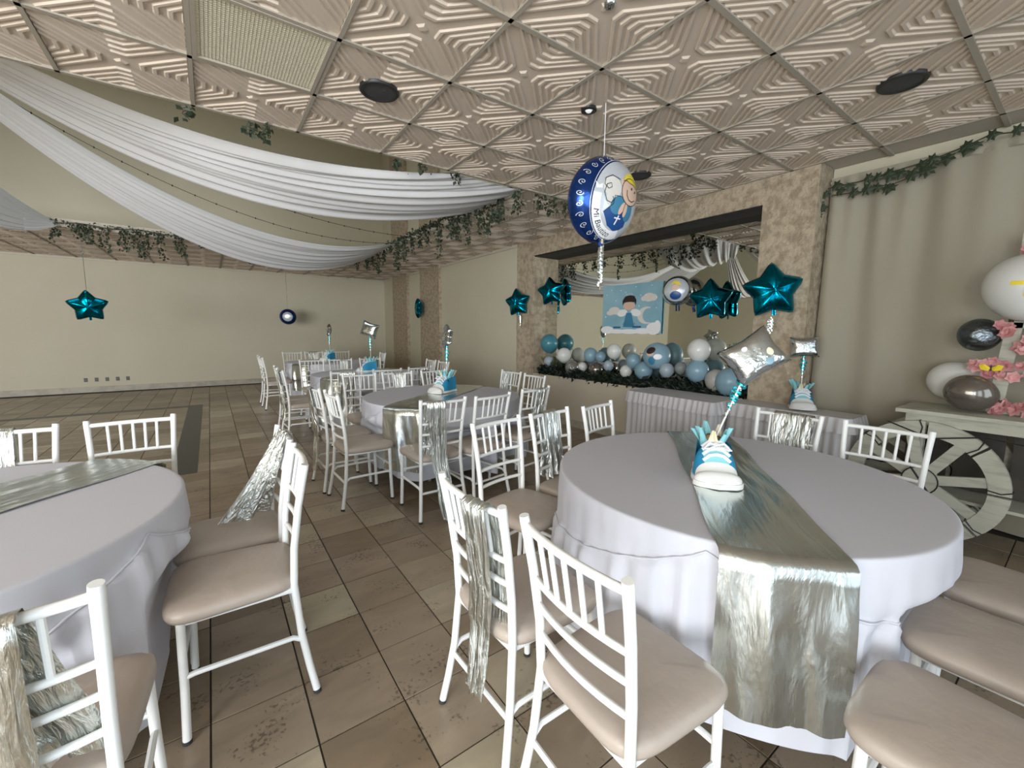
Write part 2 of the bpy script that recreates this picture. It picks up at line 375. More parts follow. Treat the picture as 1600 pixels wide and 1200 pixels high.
for k in range(0, len(xe), 2): b.box(xe[k], xe[k + 1], WY - .2, WY, 0, H)
for a, c in WIN: b.box(a, c, WY - .2, WY, 0, WZ0); b.box(a, c, WY - .2, WY, WZ1, H)
struct(b.build('wall_front', M_wall, smooth=False))
struct(MB().box(PX - .15, PX, WY, PY0, 0, H).box(PX - .15, PX, PY1, PY1 + .3, 0, H).box(PX - .15, PX, PY0, PY1, 0, WZ0).box(PX - .15, PX, PY0, PY1, WZ1, H).build('wall_side_added', M_wall, smooth=False))  # unseen partition added to hold the side fill opening
tag(MB().box(MX, MX + .01, MY0, MY1 - .012, SILL, LINT - .015).build('wall_mirror', M_mirror, smooth=False), 'large wall mirror recessed between sandstone pillars above the balloon ledge', 'mirror')
for k in range(5):
    o = empty('wall_outlet', (-2.25 + .17 * k, YB - .005, .27), 0, 'small dark wall outlet in the row low on the back wall', 'outlet', 'outlets low on the back wall')
    MB().box(-.028, .028, -.008, .005, -.042, .042).build('plate', M_outlet, o, smooth=False)
    MB().box(-.015, .015, -.012, -.008, .01, .03).box(-.015, .015, -.012, -.008, -.03, -.01).build('socket', M_pbk, o, smooth=False)

# ------------------------------------------------------------------ ceiling fittings
fx = empty('louvred_ceiling_light', (GX0 + .5 * GS, GY0 + 3.5 * GS, H), 0, 'square ceiling light with fine metal louvre set among the relief tiles', 'light')
q = GS / 2 - .012
MB().box(-q, q, -q, -q + .02, -.02, .003).box(-q, q, q - .02, q, -.02, .003).box(-q, -q + .02, -q + .02, q - .02, -.02, .003).box(q - .02, q, -q + .02, q - .02, -.02, .003).build('frame', M_bar, fx, smooth=False)
MB().box(-q + .02, q - .02, -q + .02, q - .02, -.001, .003).build('diffuser', M_diff, fx, smooth=False)
b = MB(); n = 34
for k in range(1, n):
    t = -q + .02 + (2 * q - .04) * k / n
    b.box(t - .0017, t + .0017, -q + .02, q - .02, -.010, -.002); b.box(-q + .02, q - .02, t - .0017, t + .0017, -.010, -.002)
o = b.build('louvre', M_louv, fx, smooth=False); o['kind'] = 'stuff'
def speaker(x, y, r, label):
    o = empty('ceiling_speaker', (x, y, H), 0, label, 'speaker')
    MB().lathe([(r * .78, -.0125), (r * .85, -.019), (r * .97, -.018), (r * 1.02, -.012), (r * 1.03, .002)], 36).build('ring', M_speak, o)
    MB().lathe([(0.0001, -.0135), (r * .4, -.0135), (r * .79, -.0125)], 36).build('grille', M_grille, o)
speaker(.94, 2.73, .115, 'round black ceiling fitting next to the louvred light')
speaker(3.35, .83, .115, 'round black ceiling fitting above the curtain corner')
speaker(3.35, 2.67, .105, 'round black ceiling fitting behind the printed angel balloon')
o = empty('spot_light', (2.12, 2.12, H), 0, 'small black ceiling spot with pale bulb beside the balloon string', 'light')
MB().lathe([(.024, -.006), (.032, -.020), (.05, -.017), (.053, .002)], 28).build('ring', M_speak, o)
MB().lathe([(.0001, -.026), (.015, -.024), (.025, -.012)], 20).build('bulb', M_bulb, o)
o = empty('ceiling_sprinkler', (1.55, 1.44, H), 0, 'tiny clear sprinkler fitting in the middle of a ceiling tile', 'sprinkler_head')  # clear sprinkler head in the tile centre
MB().lathe([(.0001, -.014), (.018, -.014), (.026, -.008), (.030, .002)], 20).build('body', M_silv, o); MB().lathe([(.0001, -.020), (.006, -.019), (.008, -.012)], 12).build('tip', M_pbk, o)

# ------------------------------------------------------------------ chairs
def post_xy(z):
    pts = [(0.0, .200, -.222), (.12, .186, -.200), (.25, .174, -.180), (.45, .164, -.165), (.60, .166, -.172), (.76, .173, -.193), (.92, .181, -.222)]
    for (za, xa, ya), (zb, xb, yb) in zip(pts, pts[1:]):
        if z <= zb: t = (z - za) / (zb - za); return lerp(xa, xb, t), lerp(ya, yb, t)
    return pts[-1][1], pts[-1][2]
def make_chair():
    c = empty('banquet_chair')
    for s in (-1, 1):
        zs = [.012, .06, .12, .18, .25, .33, .45, .52, .60, .68, .76, .84, .905, .92]
        o = MB().tube([(s * post_xy(z)[0], post_xy(z)[1], z) for z in zs], [.0135] * 12 + [.0145, .0135], 12).build('back_post', M_white, c)
        MB().tube([(s * post_xy(0)[0], post_xy(0)[1], 0), (s * post_xy(0.012)[0], post_xy(0.012)[1], .014)], .0145, 10).build('rubber_tip', M_rub, o)
        o = MB().tube([(s * .186, .188, .012), (s * .180, .182, .2), (s * .176, .178, .445)], .0135, 12).build('leg', M_white, c)
        MB().tube([(s * .186, .188, 0), (s * .186, .188, .014)], .0145, 10).build('rubber_tip', M_rub, o)
    def rail(z, r, nm):
        x, y = post_xy(z); MB().tube([(lerp(-x, x, k / 8), y - .020 * (1 - (k / 4 - 1) ** 2), z) for k in range(9)], r, 10).build(nm, M_white, c)
    rail(.893, .0115, 'top_rail')
    for z in (.735, .655, .565): rail(z, .0095, 'back_rail')
    for k in range(5):
        f = (k + 1) / 6; x1, y1 = post_xy(.893); x2, y2 = post_xy(.735); bow = .020 * (1 - (2 * f - 1) ** 2)
        f2 = .14 + .72 * (k + .5) / 5
        MB().tube([(lerp(-x1, x1, f2), y1 - bow, .890), (lerp(-x2, x2, f2), y2 - bow, .738)], .0072, 8).build('spindle', M_white, c)
    zr = .21
    xr, yr = post_xy(zr); MB().tube([(-xr, yr, zr), (xr, yr, zr)], .0095, 8).build('stretcher', M_white, c)
    for s in (-1, 1):
        xs_, ys_ = post_xy(.245); MB().tube([(s * xs_, ys_, .225), (s * (xs_ + .002), ys_ + .03, .245), (s * .179, .15, .245), (s * .180, .182, .24)], .0095, 8).build('stretcher', M_white, c)
    MB().tube([(-.178, .18, .30), (.178, .18, .30)], .0095, 8).build('stretcher', M_white, c)
    MB().tube([(-.160, -.165, .432), (.160, -.165, .432), (.172, .175, .432), (-.172, .175, .432), (-.160, -.165, .432)], .011, 8).build('seat_frame', M_white, c)
    # cushion
    def outline(t, grow):
        e = 5.0; a = 2 * PI * t; ca, sa = math.cos(a), math.sin(a)
        x = math.copysign(abs(ca) ** (2 / e), ca); y = math.copysign(abs(sa) ** (2 / e), sa)
        wx = lerp(.178, .205, (y + 1) / 2)
        return x * (wx + grow), y * (.205 + grow) + .022
    rings = [(.436, -.012), (.440, .0), (.456, .006), (.474, .004), (.485, -.008), (.491, -.03), (.495, -.07), (.497, -.13)]
    b = MB(); n = 56
    for z, g in rings:
        for k in range(n):
            x, y = outline(k / n, g); wob = .0035 * math.sin(k * 2.9) * math.sin(k * 1.7) if .44 < z < .48 else 0
            b.v.append((x * (1 + wob), y, z + wob * .6 - (.004 if z > .48 and abs(x) < .1 and y > .1 else 0)))
    for r in range(len(rings) - 1):
        for k in range(n): k2 = (k + 1) % n; b.f.append((r * n + k, r * n + k2, (r + 1) * n + k2, (r + 1) * n + k))
    b.f.append(tuple((len(rings) - 1) * n + k for k in range(n))); b.f.append(tuple(range(n - 1, -1, -1)))
    b.build('seat', M_seat, c, 'all')
    return c
proto = make_chair(); proto_used = [False]
FACE = {'+x': -PI / 2, '-x': PI / 2, '+y': 0.0, '-y': PI}
def chair(bx, by, face, label, dyaw=0.0, group=None):
    """bx, by: middle of the back's top edge"""
    o = proto if not proto_used[0] else copy_tree(proto); proto_used[0] = True
    rz = FACE[face] + dyaw; fx_, fy_ = -math.sin(rz), math.cos(rz)
    o.location = (bx + .222 * fx_, by + .222 * fy_, 0); o.rotation_euler = (0, 0, rz)
    tag(o, label, 'chair', group or 'white banquet chairs round the tables')
    CH.append((o.location.x, o.location.y, rz))
    return o
def sash(ch, x0, x1, zf, zb, xf=None, xb=None, label='', seed=0, seatfold=0.0, flare=0.0):
    """silver strip laid over the top rail between x0 and x1: front end down to zf, rear end down to zb"""
    xf = xf or (x0, x1); xb = xb or (x0, x1); rnd = random.Random(seed); ph = rnd.random() * 6
    path = []; zt = .908
    def yb(z): return post_xy(max(z, .45))[1] if z > .45 else -.165 - (.45 - z) * .10
    N = 14
    for k in range(N + 1):
        z = lerp(zf, zt - .012, k / N); path.append((yb(z) + .012 + (seatfold * (1 - k / N) ** 1.6), z, 1 - k / N, 'f'))
    path += [(yb(zt) + .004, zt + .004, 0, 't'), (yb(zt) - .016, zt + .006, 0, 't'), (yb(zt) - .034, zt - .006, 0, 't')]
    M_ = 20
    for k in range(1, M_ + 1):
        z = lerp(zt - .012, zb, k / M_); path.append((yb(z) - .036 - flare * (k / M_), z, k / M_, 'b'))
    nU = 18; b = MB()
    def fn(u, v):
        i = min(int(round(v * (len(path) - 1))), len(path) - 1); y, z, d, side = path[i]
        a, c2 = (xf if side == 'f' else xb)
        xx = lerp(lerp(x0, a, d), lerp(x1, c2, d), u)
        bow = .020 * (1 - min(1, (xx / .18) ** 2)); amp = .003 + .012 * d
        yy = y - bow * (1 if z > .5 else .5) + amp * math.sin(u * 17 + ph + 2.2 * d) + amp * .6 * math.sin(u * 31 + ph * 2 - 3 * d)
        if side == 'f': yy = max(yy, y - bow)
        elif side == 'b': yy = min(yy, y - bow + .004)
        zz = z + (.012 * math.sin(u * 9 + ph) if d > .95 else 0)
        return (xx + .006 * math.sin(z * 21 + ph) * d, yy, zz)
    b.grid(fn, nU, len(path) - 1)
    o = b.build('chair_sash', M_sash, None, 'all'); o.matrix_world = Matrix.Translation(ch.location) @ Matrix.Rotation(ch.rotation_euler.z, 4, 'Z')
    return tag(o, label, 'sash', 'silver sashes hung over chair backs')

TC = 'the table beside the cart'; TI = 'the table by the dark floor strip'; TM = 'the table facing the balloon ledge'; TT = 'the table with the square balloon'; TB = 'the table nearest the back wall'
CH = []
ca = chair(-.86, 3.10, '-y', 'white chair with sash over its back behind ' + TI)
sash(ca, -.03, .14, .50, .45, None, None, 'silver sash on the chair behind ' + TI, 1)
chair(-.385, 3.10, '-y', 'bare-backed white chair on the far side of ' + TI, .02)
ca = chair(.262, 2.28, '-x', 'white chair with sash fallen onto its seat, at ' + TI, .02)
b = MB()
def fs_(u, v):
    w_ = v ** 1.15; x = lerp(lerp(-.05, .12, u), .07 - .05 * u, w_); y = lerp(-.213 - .018 * (1 - ((u - .3) / .7) ** 2), lerp(-.150, .075, u), w_); z = lerp(.913, .503 + .012 * math.sin(u * 9), v)
    return (x + .012 * math.sin(u * 15 + v * 5) * v, y + .006 * math.sin(u * 21 + 3 * v), z)
b.grid(fs_, 24, 26)
b.grid(lambda u, v: (lerp(-.05, .12, u), -.236 - .018 * (1 - ((u - .3) / .7) ** 2) - .004 * math.sin(u * 20), lerp(.913, .80 + .02 * math.sin(u * 8), v)), 16, 6)
o = b.build('chair_sash', M_sash, None, 'all'); o.matrix_world = Matrix.Translation(ca.location) @ Matrix.Rotation(ca.rotation_euler.z, 4, 'Z')
tag(o, 'silver sash slipping from a chair back down onto the beige seat', 'sash', 'silver sashes hung over chair backs')
chair(.262, 1.85, '-x', 'bare white chair beside the seat-draped sash, at ' + TI, -.04)
ca = chair(-.395, 1.10, '+y', 'white chair under a wide crushed silver sash, near ' + TI, -.02)
sash(ca, -.14, .085, .52, .10, (-.05, .16), (-.15, .05), 'wide crushed silver sash hanging at ' + TI, 3)
chair(.66, .685, '+x', 'bare white chair by the hanging runner end at ' + TC, -.03)
ca = chair(.64, 1.125, '+x', 'white chair with two long sash tails behind it, at ' + TC, .03)
sash(ca, .03, .145, .47, .24, (.02, .12), (.0, .09), 'long crushed silver sash trailing behind a chair at ' + TC, 4)
chair(1.30, 1.96, '-y', 'bare white chair with whole seat showing, aisle side of ' + TC, .17)
ca = chair(1.73, 2.0, '-y', 'white chair with short sash between two bare ones at ' + TC, .17)
sash(ca, -.08, .06, .50, .50, (-.10, .04), (-.08, .06), 'short silver sash between two bare chairs at ' + TC, 5)
chair(2.18, 2.01, '-y', 'bare white chair at ' + TC + ', closest to the buffet corner', .2)
ca = chair(2.98, 1.115, '-x', 'white chair with a broad silver sash in front of the skirted buffet', .02)
sash(ca, -.135, .085, .47, .50, None, None, 'broad crumpled silver sash on the chair in front of the skirted buffet', 6)
chair(2.99, .635, '-x', 'bare white chair standing in front of the cart wheel', .06)
g3 = 'white chairs whose beige seats face the open side of the table beside the cart'
for x, l in ((2.375, 'white chair showing only its beige seat, closest to the cart wheel'), (1.895, 'beige-seated white chair between two others, opposite the ledge-side chairs of ' + TC), (1.385, 'white chair with beige seat right beside the hanging silver runner end')): chair(x, -.172, '+y', l, 0, g3)
chair(.75, 3.52, '+x', 'bare white chair with side to the aisle at ' + TM, .04)
ca = chair(.71, 3.98, '+x', 'white chair with thin sash, aisle side of ' + TM, .04)
sash(ca, -.08, .06, .55, .16, None, None, 'thin silver sash behind the aisle chair at ' + TM, 7)
ca = chair(1.37, 2.77, '+y', 'white chair with a floor-length sash, at ' + TM, 0)
sash(ca, -.15, -.01, .50, .015, None, (-.06, .05), 'long silver sash hanging to the floor at ' + TM, 8, 0, .05)
chair(1.80, 2.76, '+y', 'bare white chair next to the floor-length sash, at ' + TM, .17)
ca = chair(2.34, 2.89, '+y', 'white chair with mid-back sash, at ' + TM, .19)
sash(ca, -.03, .075, .50, .45, None, None, 'silver sash over a chair back middle at ' + TM, 9)
ca = chair(3.06, 4.28, '-x', 'white chair with post-side sash, ledge side of ' + TM, .08)
sash(ca, .04, .15, .48, .40, None, None, 'narrow silver sash near the post of a chair beside the balloon ledge', 10)
chair(3.02, 3.76, '-x', 'bare white chair on the ledge side of ' + TM, .02)
chair(1.35, 4.86, '-y', 'bare white chair behind ' + TM + ', aisle end', 0)
ca = chair(1.80, 4.88, '-y', 'white chair with a sash, middle one behind ' + TM, 0)
sash(ca, -.1, .04, .5, .45, None, None, 'silver sash on the middle far chair of ' + TM, 11)
chair(2.27, 4.88, '-y', 'bare white chair behind ' + TM + ', wall end', .2)
ca = chair(1.32, 5.28, '+y', 'white chair with a wide sash, aisle end before ' + TT, 0)
sash(ca, -.09, .09, .5, .14, None, None, 'wide silver sash on a chair between two round tables', 12)
chair(1.83, 5.30, '+y', 'bare white chair in the middle before ' + TT, 0)
ca = chair(2.32, 5.40, '+y', 'white chair with a sash, wall end before ' + TT, .2)
sash(ca, -.02, .10, .5, .4, None, None, 'silver sash on the wall-end near chair of ' + TT, 13)
ca = chair(.67, 5.85, '+x', 'white chair with a sash on the aisle side of ' + TT, .05)
sash(ca, .0, .14, .55, .3, None, None, 'silver sash on the aisle-side chair of ' + TT, 14)
chair(.68, 6.32, '+x', 'bare white chair on the aisle side of ' + TT, 0)
chair(1.33, 7.5, '-y', 'bare white chair behind ' + TT + ', aisle end', 0)
ca = chair(1.78, 7.5, '-y', 'white chair with a sash on the far side of ' + TT, 0)
sash(ca, -.12, .0, .5, .4, None, None, 'silver sash on the far chair of ' + TT, 15)
chair(2.28, 7.5, '-y', 'bare white chair behind ' + TT + ', wall end', 0)
gb = 'pair of white chairs on the wall side of the third round table'
chair(3.05, 6.15, '-x', 'white chair on the wall side of ' + TT, 0, gb); chair(3.05, 6.62, '-x', 'white chair on the wall side of ' + TT, 0, gb)
gb = 'pair of white chairs on the aisle side of the farthest table'
chair(.70, 8.55, '+x', 'white chair on the aisle side of ' + TB, .05, gb); chair(.70, 9.0, '+x', 'white chair on the aisle side of ' + TB, 0, gb)
chair(1.42, 10.15, '-y', 'bare white chair against the back wall, aisle end of ' + TB, 0)
ca = chair(1.85, 10.15, '-y', 'white chair with a sash against the back wall at ' + TB, 0)
sash(ca, -.08, .1, .5, .5, None, None, 'silver sash on the chair against the back wall', 16)
chair(2.42, 10.15, '-y', 'bare white chair against the back wall, pillar end of ' + TB, 0)
chair(3.05, 9.1, '-x', 'bare white chair beside the stone pilaster at ' + TB, 0)

# ------------------------------------------------------------------ round tables, cloths, runners
def smooth01(t): t = max(0, min(1, t)); return t * t * (3 - 2 * t)
def table(cx, cy, r, desc, rang, seed, near_drop=.30, far_drop=.25, rw=.36, hem=.14):
    rnd = random.Random(seed)
    t = empty('round_table', (cx, cy, 0), 0, 'round banquet table under the white cloth, ' + desc, 'table', 'round banquet tables')
    MB().lathe([(.0001, .725), (r - .03, .725), (r - .015, .735), (r - .015, .75), (r - .03, .755), (.0001, .755)], 48).build('table_top', M_wood, t)
    for k in range(4):
        a = PI / 4 + k * PI / 2; MB().tube([(.42 * math.cos(a), .42 * math.sin(a), .0), (.40 * math.cos(a), .40 * math.sin(a), .73)], .016, 8).build('leg', M_bar, t)
    # cloth
    ph = rnd.random() * 6; nf = 38; near = [h for h in CH if math.hypot(h[0] - cx, h[1] - cy) < 1.25]
    seamph = rang + PI / 4
    def seam(a): return .755 - .02 - .20 * abs(math.sin(1.5 * (a - seamph))) ** 0.8
    TOPR = [.0, .4, .75, .9, .96, .98]; RIM = 5; DR = 36; nA, nV = 300, len(TOPR) + RIM + DR - 1
    b = MB()
    def fold(a): return .50 * math.sin(nf * a + ph + .9 * math.sin(3 * a)) + .40 * math.sin(17 * a + 2 * ph) + .25 * math.sin(61 * a + ph * 3)
    def press(a):          # the runner ends hold the cloth flat
        q_ = 1.0
        for c_, w_ in ((rang + PI, .30), (rang, .30)):
            d_ = abs((a - c_ + PI) % (2 * PI) - PI); q_ = min(q_, smooth01((d_ - w_ * .75) / .12))
        return q_
    def fn(u, v):
        a = 2 * PI * u; i = int(round(v * nV)); re = r * .985
        if i < len(TOPR): rr = re * TOPR[i] / .98 * .985; return (rr * math.cos(a), rr * math.sin(a), .762)
        i -= len(TOPR)
        if i < RIM: k = (i + 1) / RIM * PI / 2; rr = re * .990 + .012 * math.sin(k); return (rr * math.cos(a), rr * math.sin(a), .750 + .012 * math.cos(k))
        d = (i - RIM + 1) / DR; x_, y_, z_ = surf(a, lerp(.750, hem, d)); return (x_, y_, z_ + .008 * math.sin(7 * a + ph) * d)
    def surf(a, z, lift=0.0):
        d = (.750 - z) / (.750 - hem); re = r * .985
        sm = seam(a); below = max(0.0, min(1.0, (sm - z) / .012)); dp = max(0.0, (sm - z)); pr_ = press(a)
        amp = .003 * min(1, d * 6) + .042 * min(1, .20 * below + dp * 2.2)
        rr = re * .990 + .012 + .02 * d + .008 * below * pr_ * min(1, d * 12) + amp * (1 + fold(a)) * pr_ + lift
        px_, py_ = rr * math.cos(a), rr * math.sin(a)
        for hx, hy, hr in near:                       # cloth pushed in by the chairs
            dx, dy = cx + px_ - hx, cy + py_ - hy; lx = dx * math.cos(hr) + dy * math.sin(hr); ly = -dx * math.sin(hr) + dy * math.cos(hr)
            k = smooth01((.27 - abs(lx)) / .05) * smooth01((.62 - z) / .12)
            if k > 0 and -.3 < ly < .262: m_ = (.262 - ly) * k; px_ += -math.sin(hr) * m_; py_ += math.cos(hr) * m_
        return (px_, py_, z)
    b.grid(fn, nA, nV, True)
    cl = b.build('tablecloth', M_cloth, None, 'all'); cl.location = (cx, cy, 0)
    tag(cl, 'white skirted cloth draped over ' + desc, 'tablecloth', 'white cloths on the round tables')
    MB().tube([surf(2 * PI * k / 240, seam(2 * PI * k / 240) - .004, .004) for k in range(241)], .0042, 6, False).build('seam_piping', M_cloth, cl, 'all')
    # runner: local +X along rang
    prof = []
    rd = r + .030
    zt = .7665
    for k in range(13): d = near_drop * (1 - k / 12); prof.append((-rd - .012, zt - .02 - d, d / .5))
    prof.append((-rd + .008, zt - .004, 0))
    for k in range(21): prof.append((lerp(-r + .01, r - .01, k / 20), zt, 0))
    prof.append((rd - .008, zt - .004, 0))
    for k in range(13): d = far_drop * k / 12; prof.append((rd + .012, zt - .02 - d, d / .5))
    b = MB(); n = len(prof) - 1
    def fr(u, v):
        i = int(round(v * n)); x, z, d = prof[i]; y = (u - .5) * rw
        xx = x
        if abs(x) > r - .02:      # follow the round rim
            dd = math.sqrt(max(.01, abs(x) ** 2 - y * y)); xx = math.copysign(dd, x)
            xx += math.copysign((.010 + .014 * min(1, d * 2)) * (math.sin(u * 11 + ph) * .6 + .6 + .25 * math.sin(u * 21 + d * 4)) * min(1, d * 3 + .15), x)
        elif abs(x) > r - .06: xx = math.copysign(min(abs(x), math.sqrt(r * r - y * y)), x)
        else: z = z + .0015 + .0015 * math.sin(u * 11 + x * 7) + .001 * math.sin(u * 25 - x * 13)
        return (xx, y + .006 * math.sin(x * 9 + ph), z)
    b.grid(fr, 26, n)
    ru = b.build('table_runner', M_run, None, 'all'); ru.location = (cx, cy, 0); ru.rotation_euler = (0, 0, rang)
    tag(ru, 'shiny silver runner laid diagonally across ' + desc, 'runner', 'silver runners on the round tables')
TAB = [(1.96, .98, .79, TC, math.atan2(.49, .60), 1, .50, .3), (-.90, 2.17, .78, TI, math.atan2(.53, .50), 2, .3, .10), (1.9, 3.86, .79, TM, math.atan2(.50, .62), 3, .52, .10), (1.9, 6.4, .79, TT, math.atan2(.5, .6), 4, .48, .10), (1.95, 9.1, .79, TB, math.atan2(.5, .6), 5, .48, .10)]
for cx, cy, r, ds, ra, sd, nd, fd in TAB: table(cx, cy, r, ds, ra, sd, nd, fd, .365)

# ------------------------------------------------------------------ sneaker centrepieces
def smooth01(t): t = max(0, min(1, t)); return t * t * (3 - 2 * t)
def pillow(name, m, w_, h_, th, parent, n=20):
    b = MB()
    for sg in (1, -1):
        def fn(u, v):
            x = (u - .5) * 2; y = (v - .5) * 2
            z = th * max(0, (1 - x ** 4) * (1 - y ** 4)) ** .55
            pin = 1 - .13 * (1 - abs(x)) * abs(y) ** 2; pin2 = 1 - .13 * (1 - abs(y)) * abs(x) ** 2
            return (x * w_ / 2 * pin2, y * h_ / 2 * pin, sg * z)
        b.grid(fn, n, n)
    return b.build(name, m, parent, 'all')
def sneaker(loc, yaw, label, lean_w, blab, btype, bsize=.26, stick=.42):
    o = empty('sneaker_centrepiece', loc, yaw, label, 'centrepiece', 'sneaker centrepieces')
    L = .30; lean = (lean_w[0] * math.cos(yaw) + lean_w[1] * math.sin(yaw), -lean_w[0] * math.sin(yaw) + lean_w[1] * math.cos(yaw))
    def half(t):   # half width along the length, t 0 heel .. 1 toe
        return .062 + .030 * math.sin(PI * min(1, t * .9 + .12)) * smooth01(t * 1.5) if t < .82 else .0915 * math.sqrt(max(0.0, 1 - ((t - .82) / .18) ** 2)) + .001
    pts = [(-half(k / 20), -L / 2 + L * k / 20) for k in range(21)] + [(half(k / 20), -L / 2 + L * k / 20) for k in range(20, -1, -1)]
    MB().prism([(x * 1.08, y * 1.04) for x, y in pts], 0, .022).build('sole', M_foam, o)
    def top(t): return .150 if t < .45 else lerp(.150, .062, smooth01((t - .45) / .40)) if t < .85 else lerp(.062, .022, ((t - .85) / .15) ** 2)
    def loft(t0, t1, g, a0=0.0, a1=PI, n=18, m_=20):
        b = MB()
        def fn(u, v):
            t = lerp(t0, t1, u); a = lerp(a0, a1, v); hw = half(t) * (1 + g); ht = (top(t) - .022) * (1 + g)
            c, s = math.cos(a), math.sin(a)
            return (hw * math.copysign(abs(c) ** .75, c), -L / 2 + L * t, .020 + ht * s ** .8)
        b.grid(fn, n, m_); return b
    b = loft(.40, .92, 0)
    for sg in (1, -1):          # side walls of the open ankle
        b.grid(lambda u, v: (sg * half(lerp(0, .42, u)) * lerp(1, .86, v), -L / 2 + L * lerp(0, .42, u), lerp(.020, .158 - .012 * u, v)), 10, 6)
    b.grid(lambda u, v: (lerp(-1, 1, u) * half(0) * lerp(1, .86, v), -L / 2 + .004, lerp(.020, .158, v)), 8, 6)
    b.build('upper', M_shoe, o, 'all')
    loft(.70, 1.0, .03).build('toe_cap', M_foam, o, 'all')
    loft(.36, .70, .02, PI * .34, PI * .66, 8, 8).build('tongue', M_tiss, o, 'all')
    for k in range(4):
        t = .46 + .065 * k; y = -L / 2 + L * t; z = top(t) + .008
        MB().tube([(-.055, y + .004, z - .020), (-.028, y, z + .002), (0, y - .003, z + .007), (.028, y, z + .002), (.055, y + .004, z - .020)], [.007, .008, .008, .008, .007], 8).build('lace', M_lace, o)
    y = -L / 2 + L * .56; z = top(.56) + .02
    for sg in (1, -1): MB().tube([(0, y, z), (sg * .03, y + .01, z + .012), (sg * .055, y + .03, z - .012), (sg * .03, y + .03, z - .008), (0, y, z)], .005, 7).build('lace_bow', M_lace, o)
    MB().box(-.038, -.002, y - .004, y + .032, z - .001, z + .001).build('paper_tag', M_pw, o, smooth=False)
    rnd = random.Random(int(loc[0] * 100))
    for k in range(9):
        a = k / 9 * 2 * PI; cx, cy = .040 * math.cos(a), -L / 2 + .075 + .052 * math.sin(a); ou = Vector((math.cos(a), math.sin(a), 0)); tn = Vector((-ou.y, ou.x, 0))
        hgt = .055 + .035 * rnd.random(); P0 = Vector((cx, cy, .125)); tip = P0 + ou * (.028 + .03 * rnd.random()) + Vector((0, 0, hgt + .02))
        b = MB(); b.grid(lambda u, v: tuple(P0.lerp(tip, v) + tn * (u - .5) * (.062 * (1 - v * .75)) + ou * .012 * math.sin(u * 7 + k) * v), 5, 4)
        b.build('tissue_paper', M_tis2 if k in (2, 6) else M_tiss, o, 'all')
    for k in range(6):
        a = k / 6 * 2 * PI; c = (.022 * math.cos(a), -L / 2 + .075 + .030 * math.sin(a), .145 + .02 * rnd.random())
        ell(c, .018, .022, .020, 10, 6).build('wrapped_candy', M_candy, o, 'all')
    base = Vector((0, -L / 2 + .08, .13)); d = Vector((lean[0], lean[1], 1)).normalized(); tp = base + d * stick
    MB().tube([base, tp], .0042, 8).build('stick', M_foam, o)
    for sidx, (m_, rad, turns, l0, l1) in enumerate(((M_rib, .022, 4.5, .50, 1.0), (M_srib, .016, 6, .40, 1.0), (M_rib, .030, 2.0, .62, .95))):
        b = MB()
        def fn(u, v):
            a = turns * 2 * PI * u + sidx * 2; p_ = base + d * stick * lerp(l1, l0, u)
            return tuple(p_ + Vector((math.cos(a), math.sin(a), 0)) * rad * (.4 + .6 * math.sin(PI * u)) + Vector((0, 0, (v - .5) * .009)))
        b.grid(fn, 70, 1); b.build('curled_ribbon', m_, o, 'all')
    if btype == 'pillow': bl = pillow('foil_balloon', M_silv, bsize, bsize * .82, bsize * .24, o)
    else: bl = star_mesh('foil_balloon', M_silv, bsize * .56, bsize * .2, o)
    bl.location = tp + d * bsize * .34
    return o, bl
def star_mesh(name, m, Rr, T, parent=None, inner=.62):
    b = MB(); n = 100; rings = 14
    def outl(a):
        k = (a / (2 * PI) * 5) % 1.0; k = abs(k - .5) * 2          # 1 at the tips, 0 in the notches
        A = PI / 5; ri = inner; 
        # straight edges between notch and tip, softened
        ang = (1 - k) * A; x1, y1 = 1.0, 0.0; x2, y2 = ri * math.cos(A), ri * math.sin(A)
        den = math.cos(ang) * (y2 - y1) - math.sin(ang) * (x2 - x1); rr = (x1 * (y2 - y1) - y1 * (x2 - x1)) / den
        return rr - .06 * max(0, k - .82) / .18
    for sg in (1, -1):
        def fn(u, v):
            a = 2 * PI * u; ro = outl(a); rho = v * ro * Rr
            prof = (1 - v ** 2.2) ** .62 * lerp(.92, 1.0, ro)
            cr = .02 * Rr * math.sin(a * 40) * max(0, v - .8) * 5 * (1 - v) * 6
            return (rho * math.sin(a), rho * math.cos(a), sg * (T * prof * (.82 + .18 * ro) + cr))
        b.grid(fn, n, rings, True)
    return b.build(name, m, parent, 'all')
# yaw: local +Y is the toe direction
def toe(dx, dy): return math.atan2(-dx, dy)
def orient(o, nrm, roll=0, parent=None):
    """local +Z along nrm, local +Y up"""
    z = Vector(nrm).normalized(); x = Vector((0, 0, 1)).cross(z).normalized(); y = z.cross(x)
    m = Matrix((x, y, z)).transposed() @ Matrix.Rotation(roll, 3, 'Z')
    if parent is not None: m = Matrix.Rotation(-parent.rotation_euler.z, 3, 'Z') @ m
    o.rotation_euler = m.to_euler()
s1, bl = sneaker((1.80, .95, .771), toe(-.78, -.62), 'blue sneaker with candy and big foil balloon on ' + TC, (.30, -.22), '', 'pillow', .235, .36)
orient(bl, (-.78, -.58, .22), .62, s1)
for k, (dx, dy, rr, mm) in enumerate(((.055, -.02, .030, M_tis2), (.01, -.03, .014, M_yel), (.035, -.06, .026, M_lb['blue']), (-.03, .05, .02, M_pw))):
    ell((dx * .8, dy * .8, .053), rr * .8, rr * .8, .003, 16, 6).build('printed_dot', mm, bl, 'all')
s2, bl = sneaker((1.95, 3.98, .771), toe(-.95, -.35), 'blue sneaker with a twisted foil balloon on ' + TM, (.02, .0), '', 'star', .26, .36)
orient(bl, (-.95, .15, .1), .3, s2)
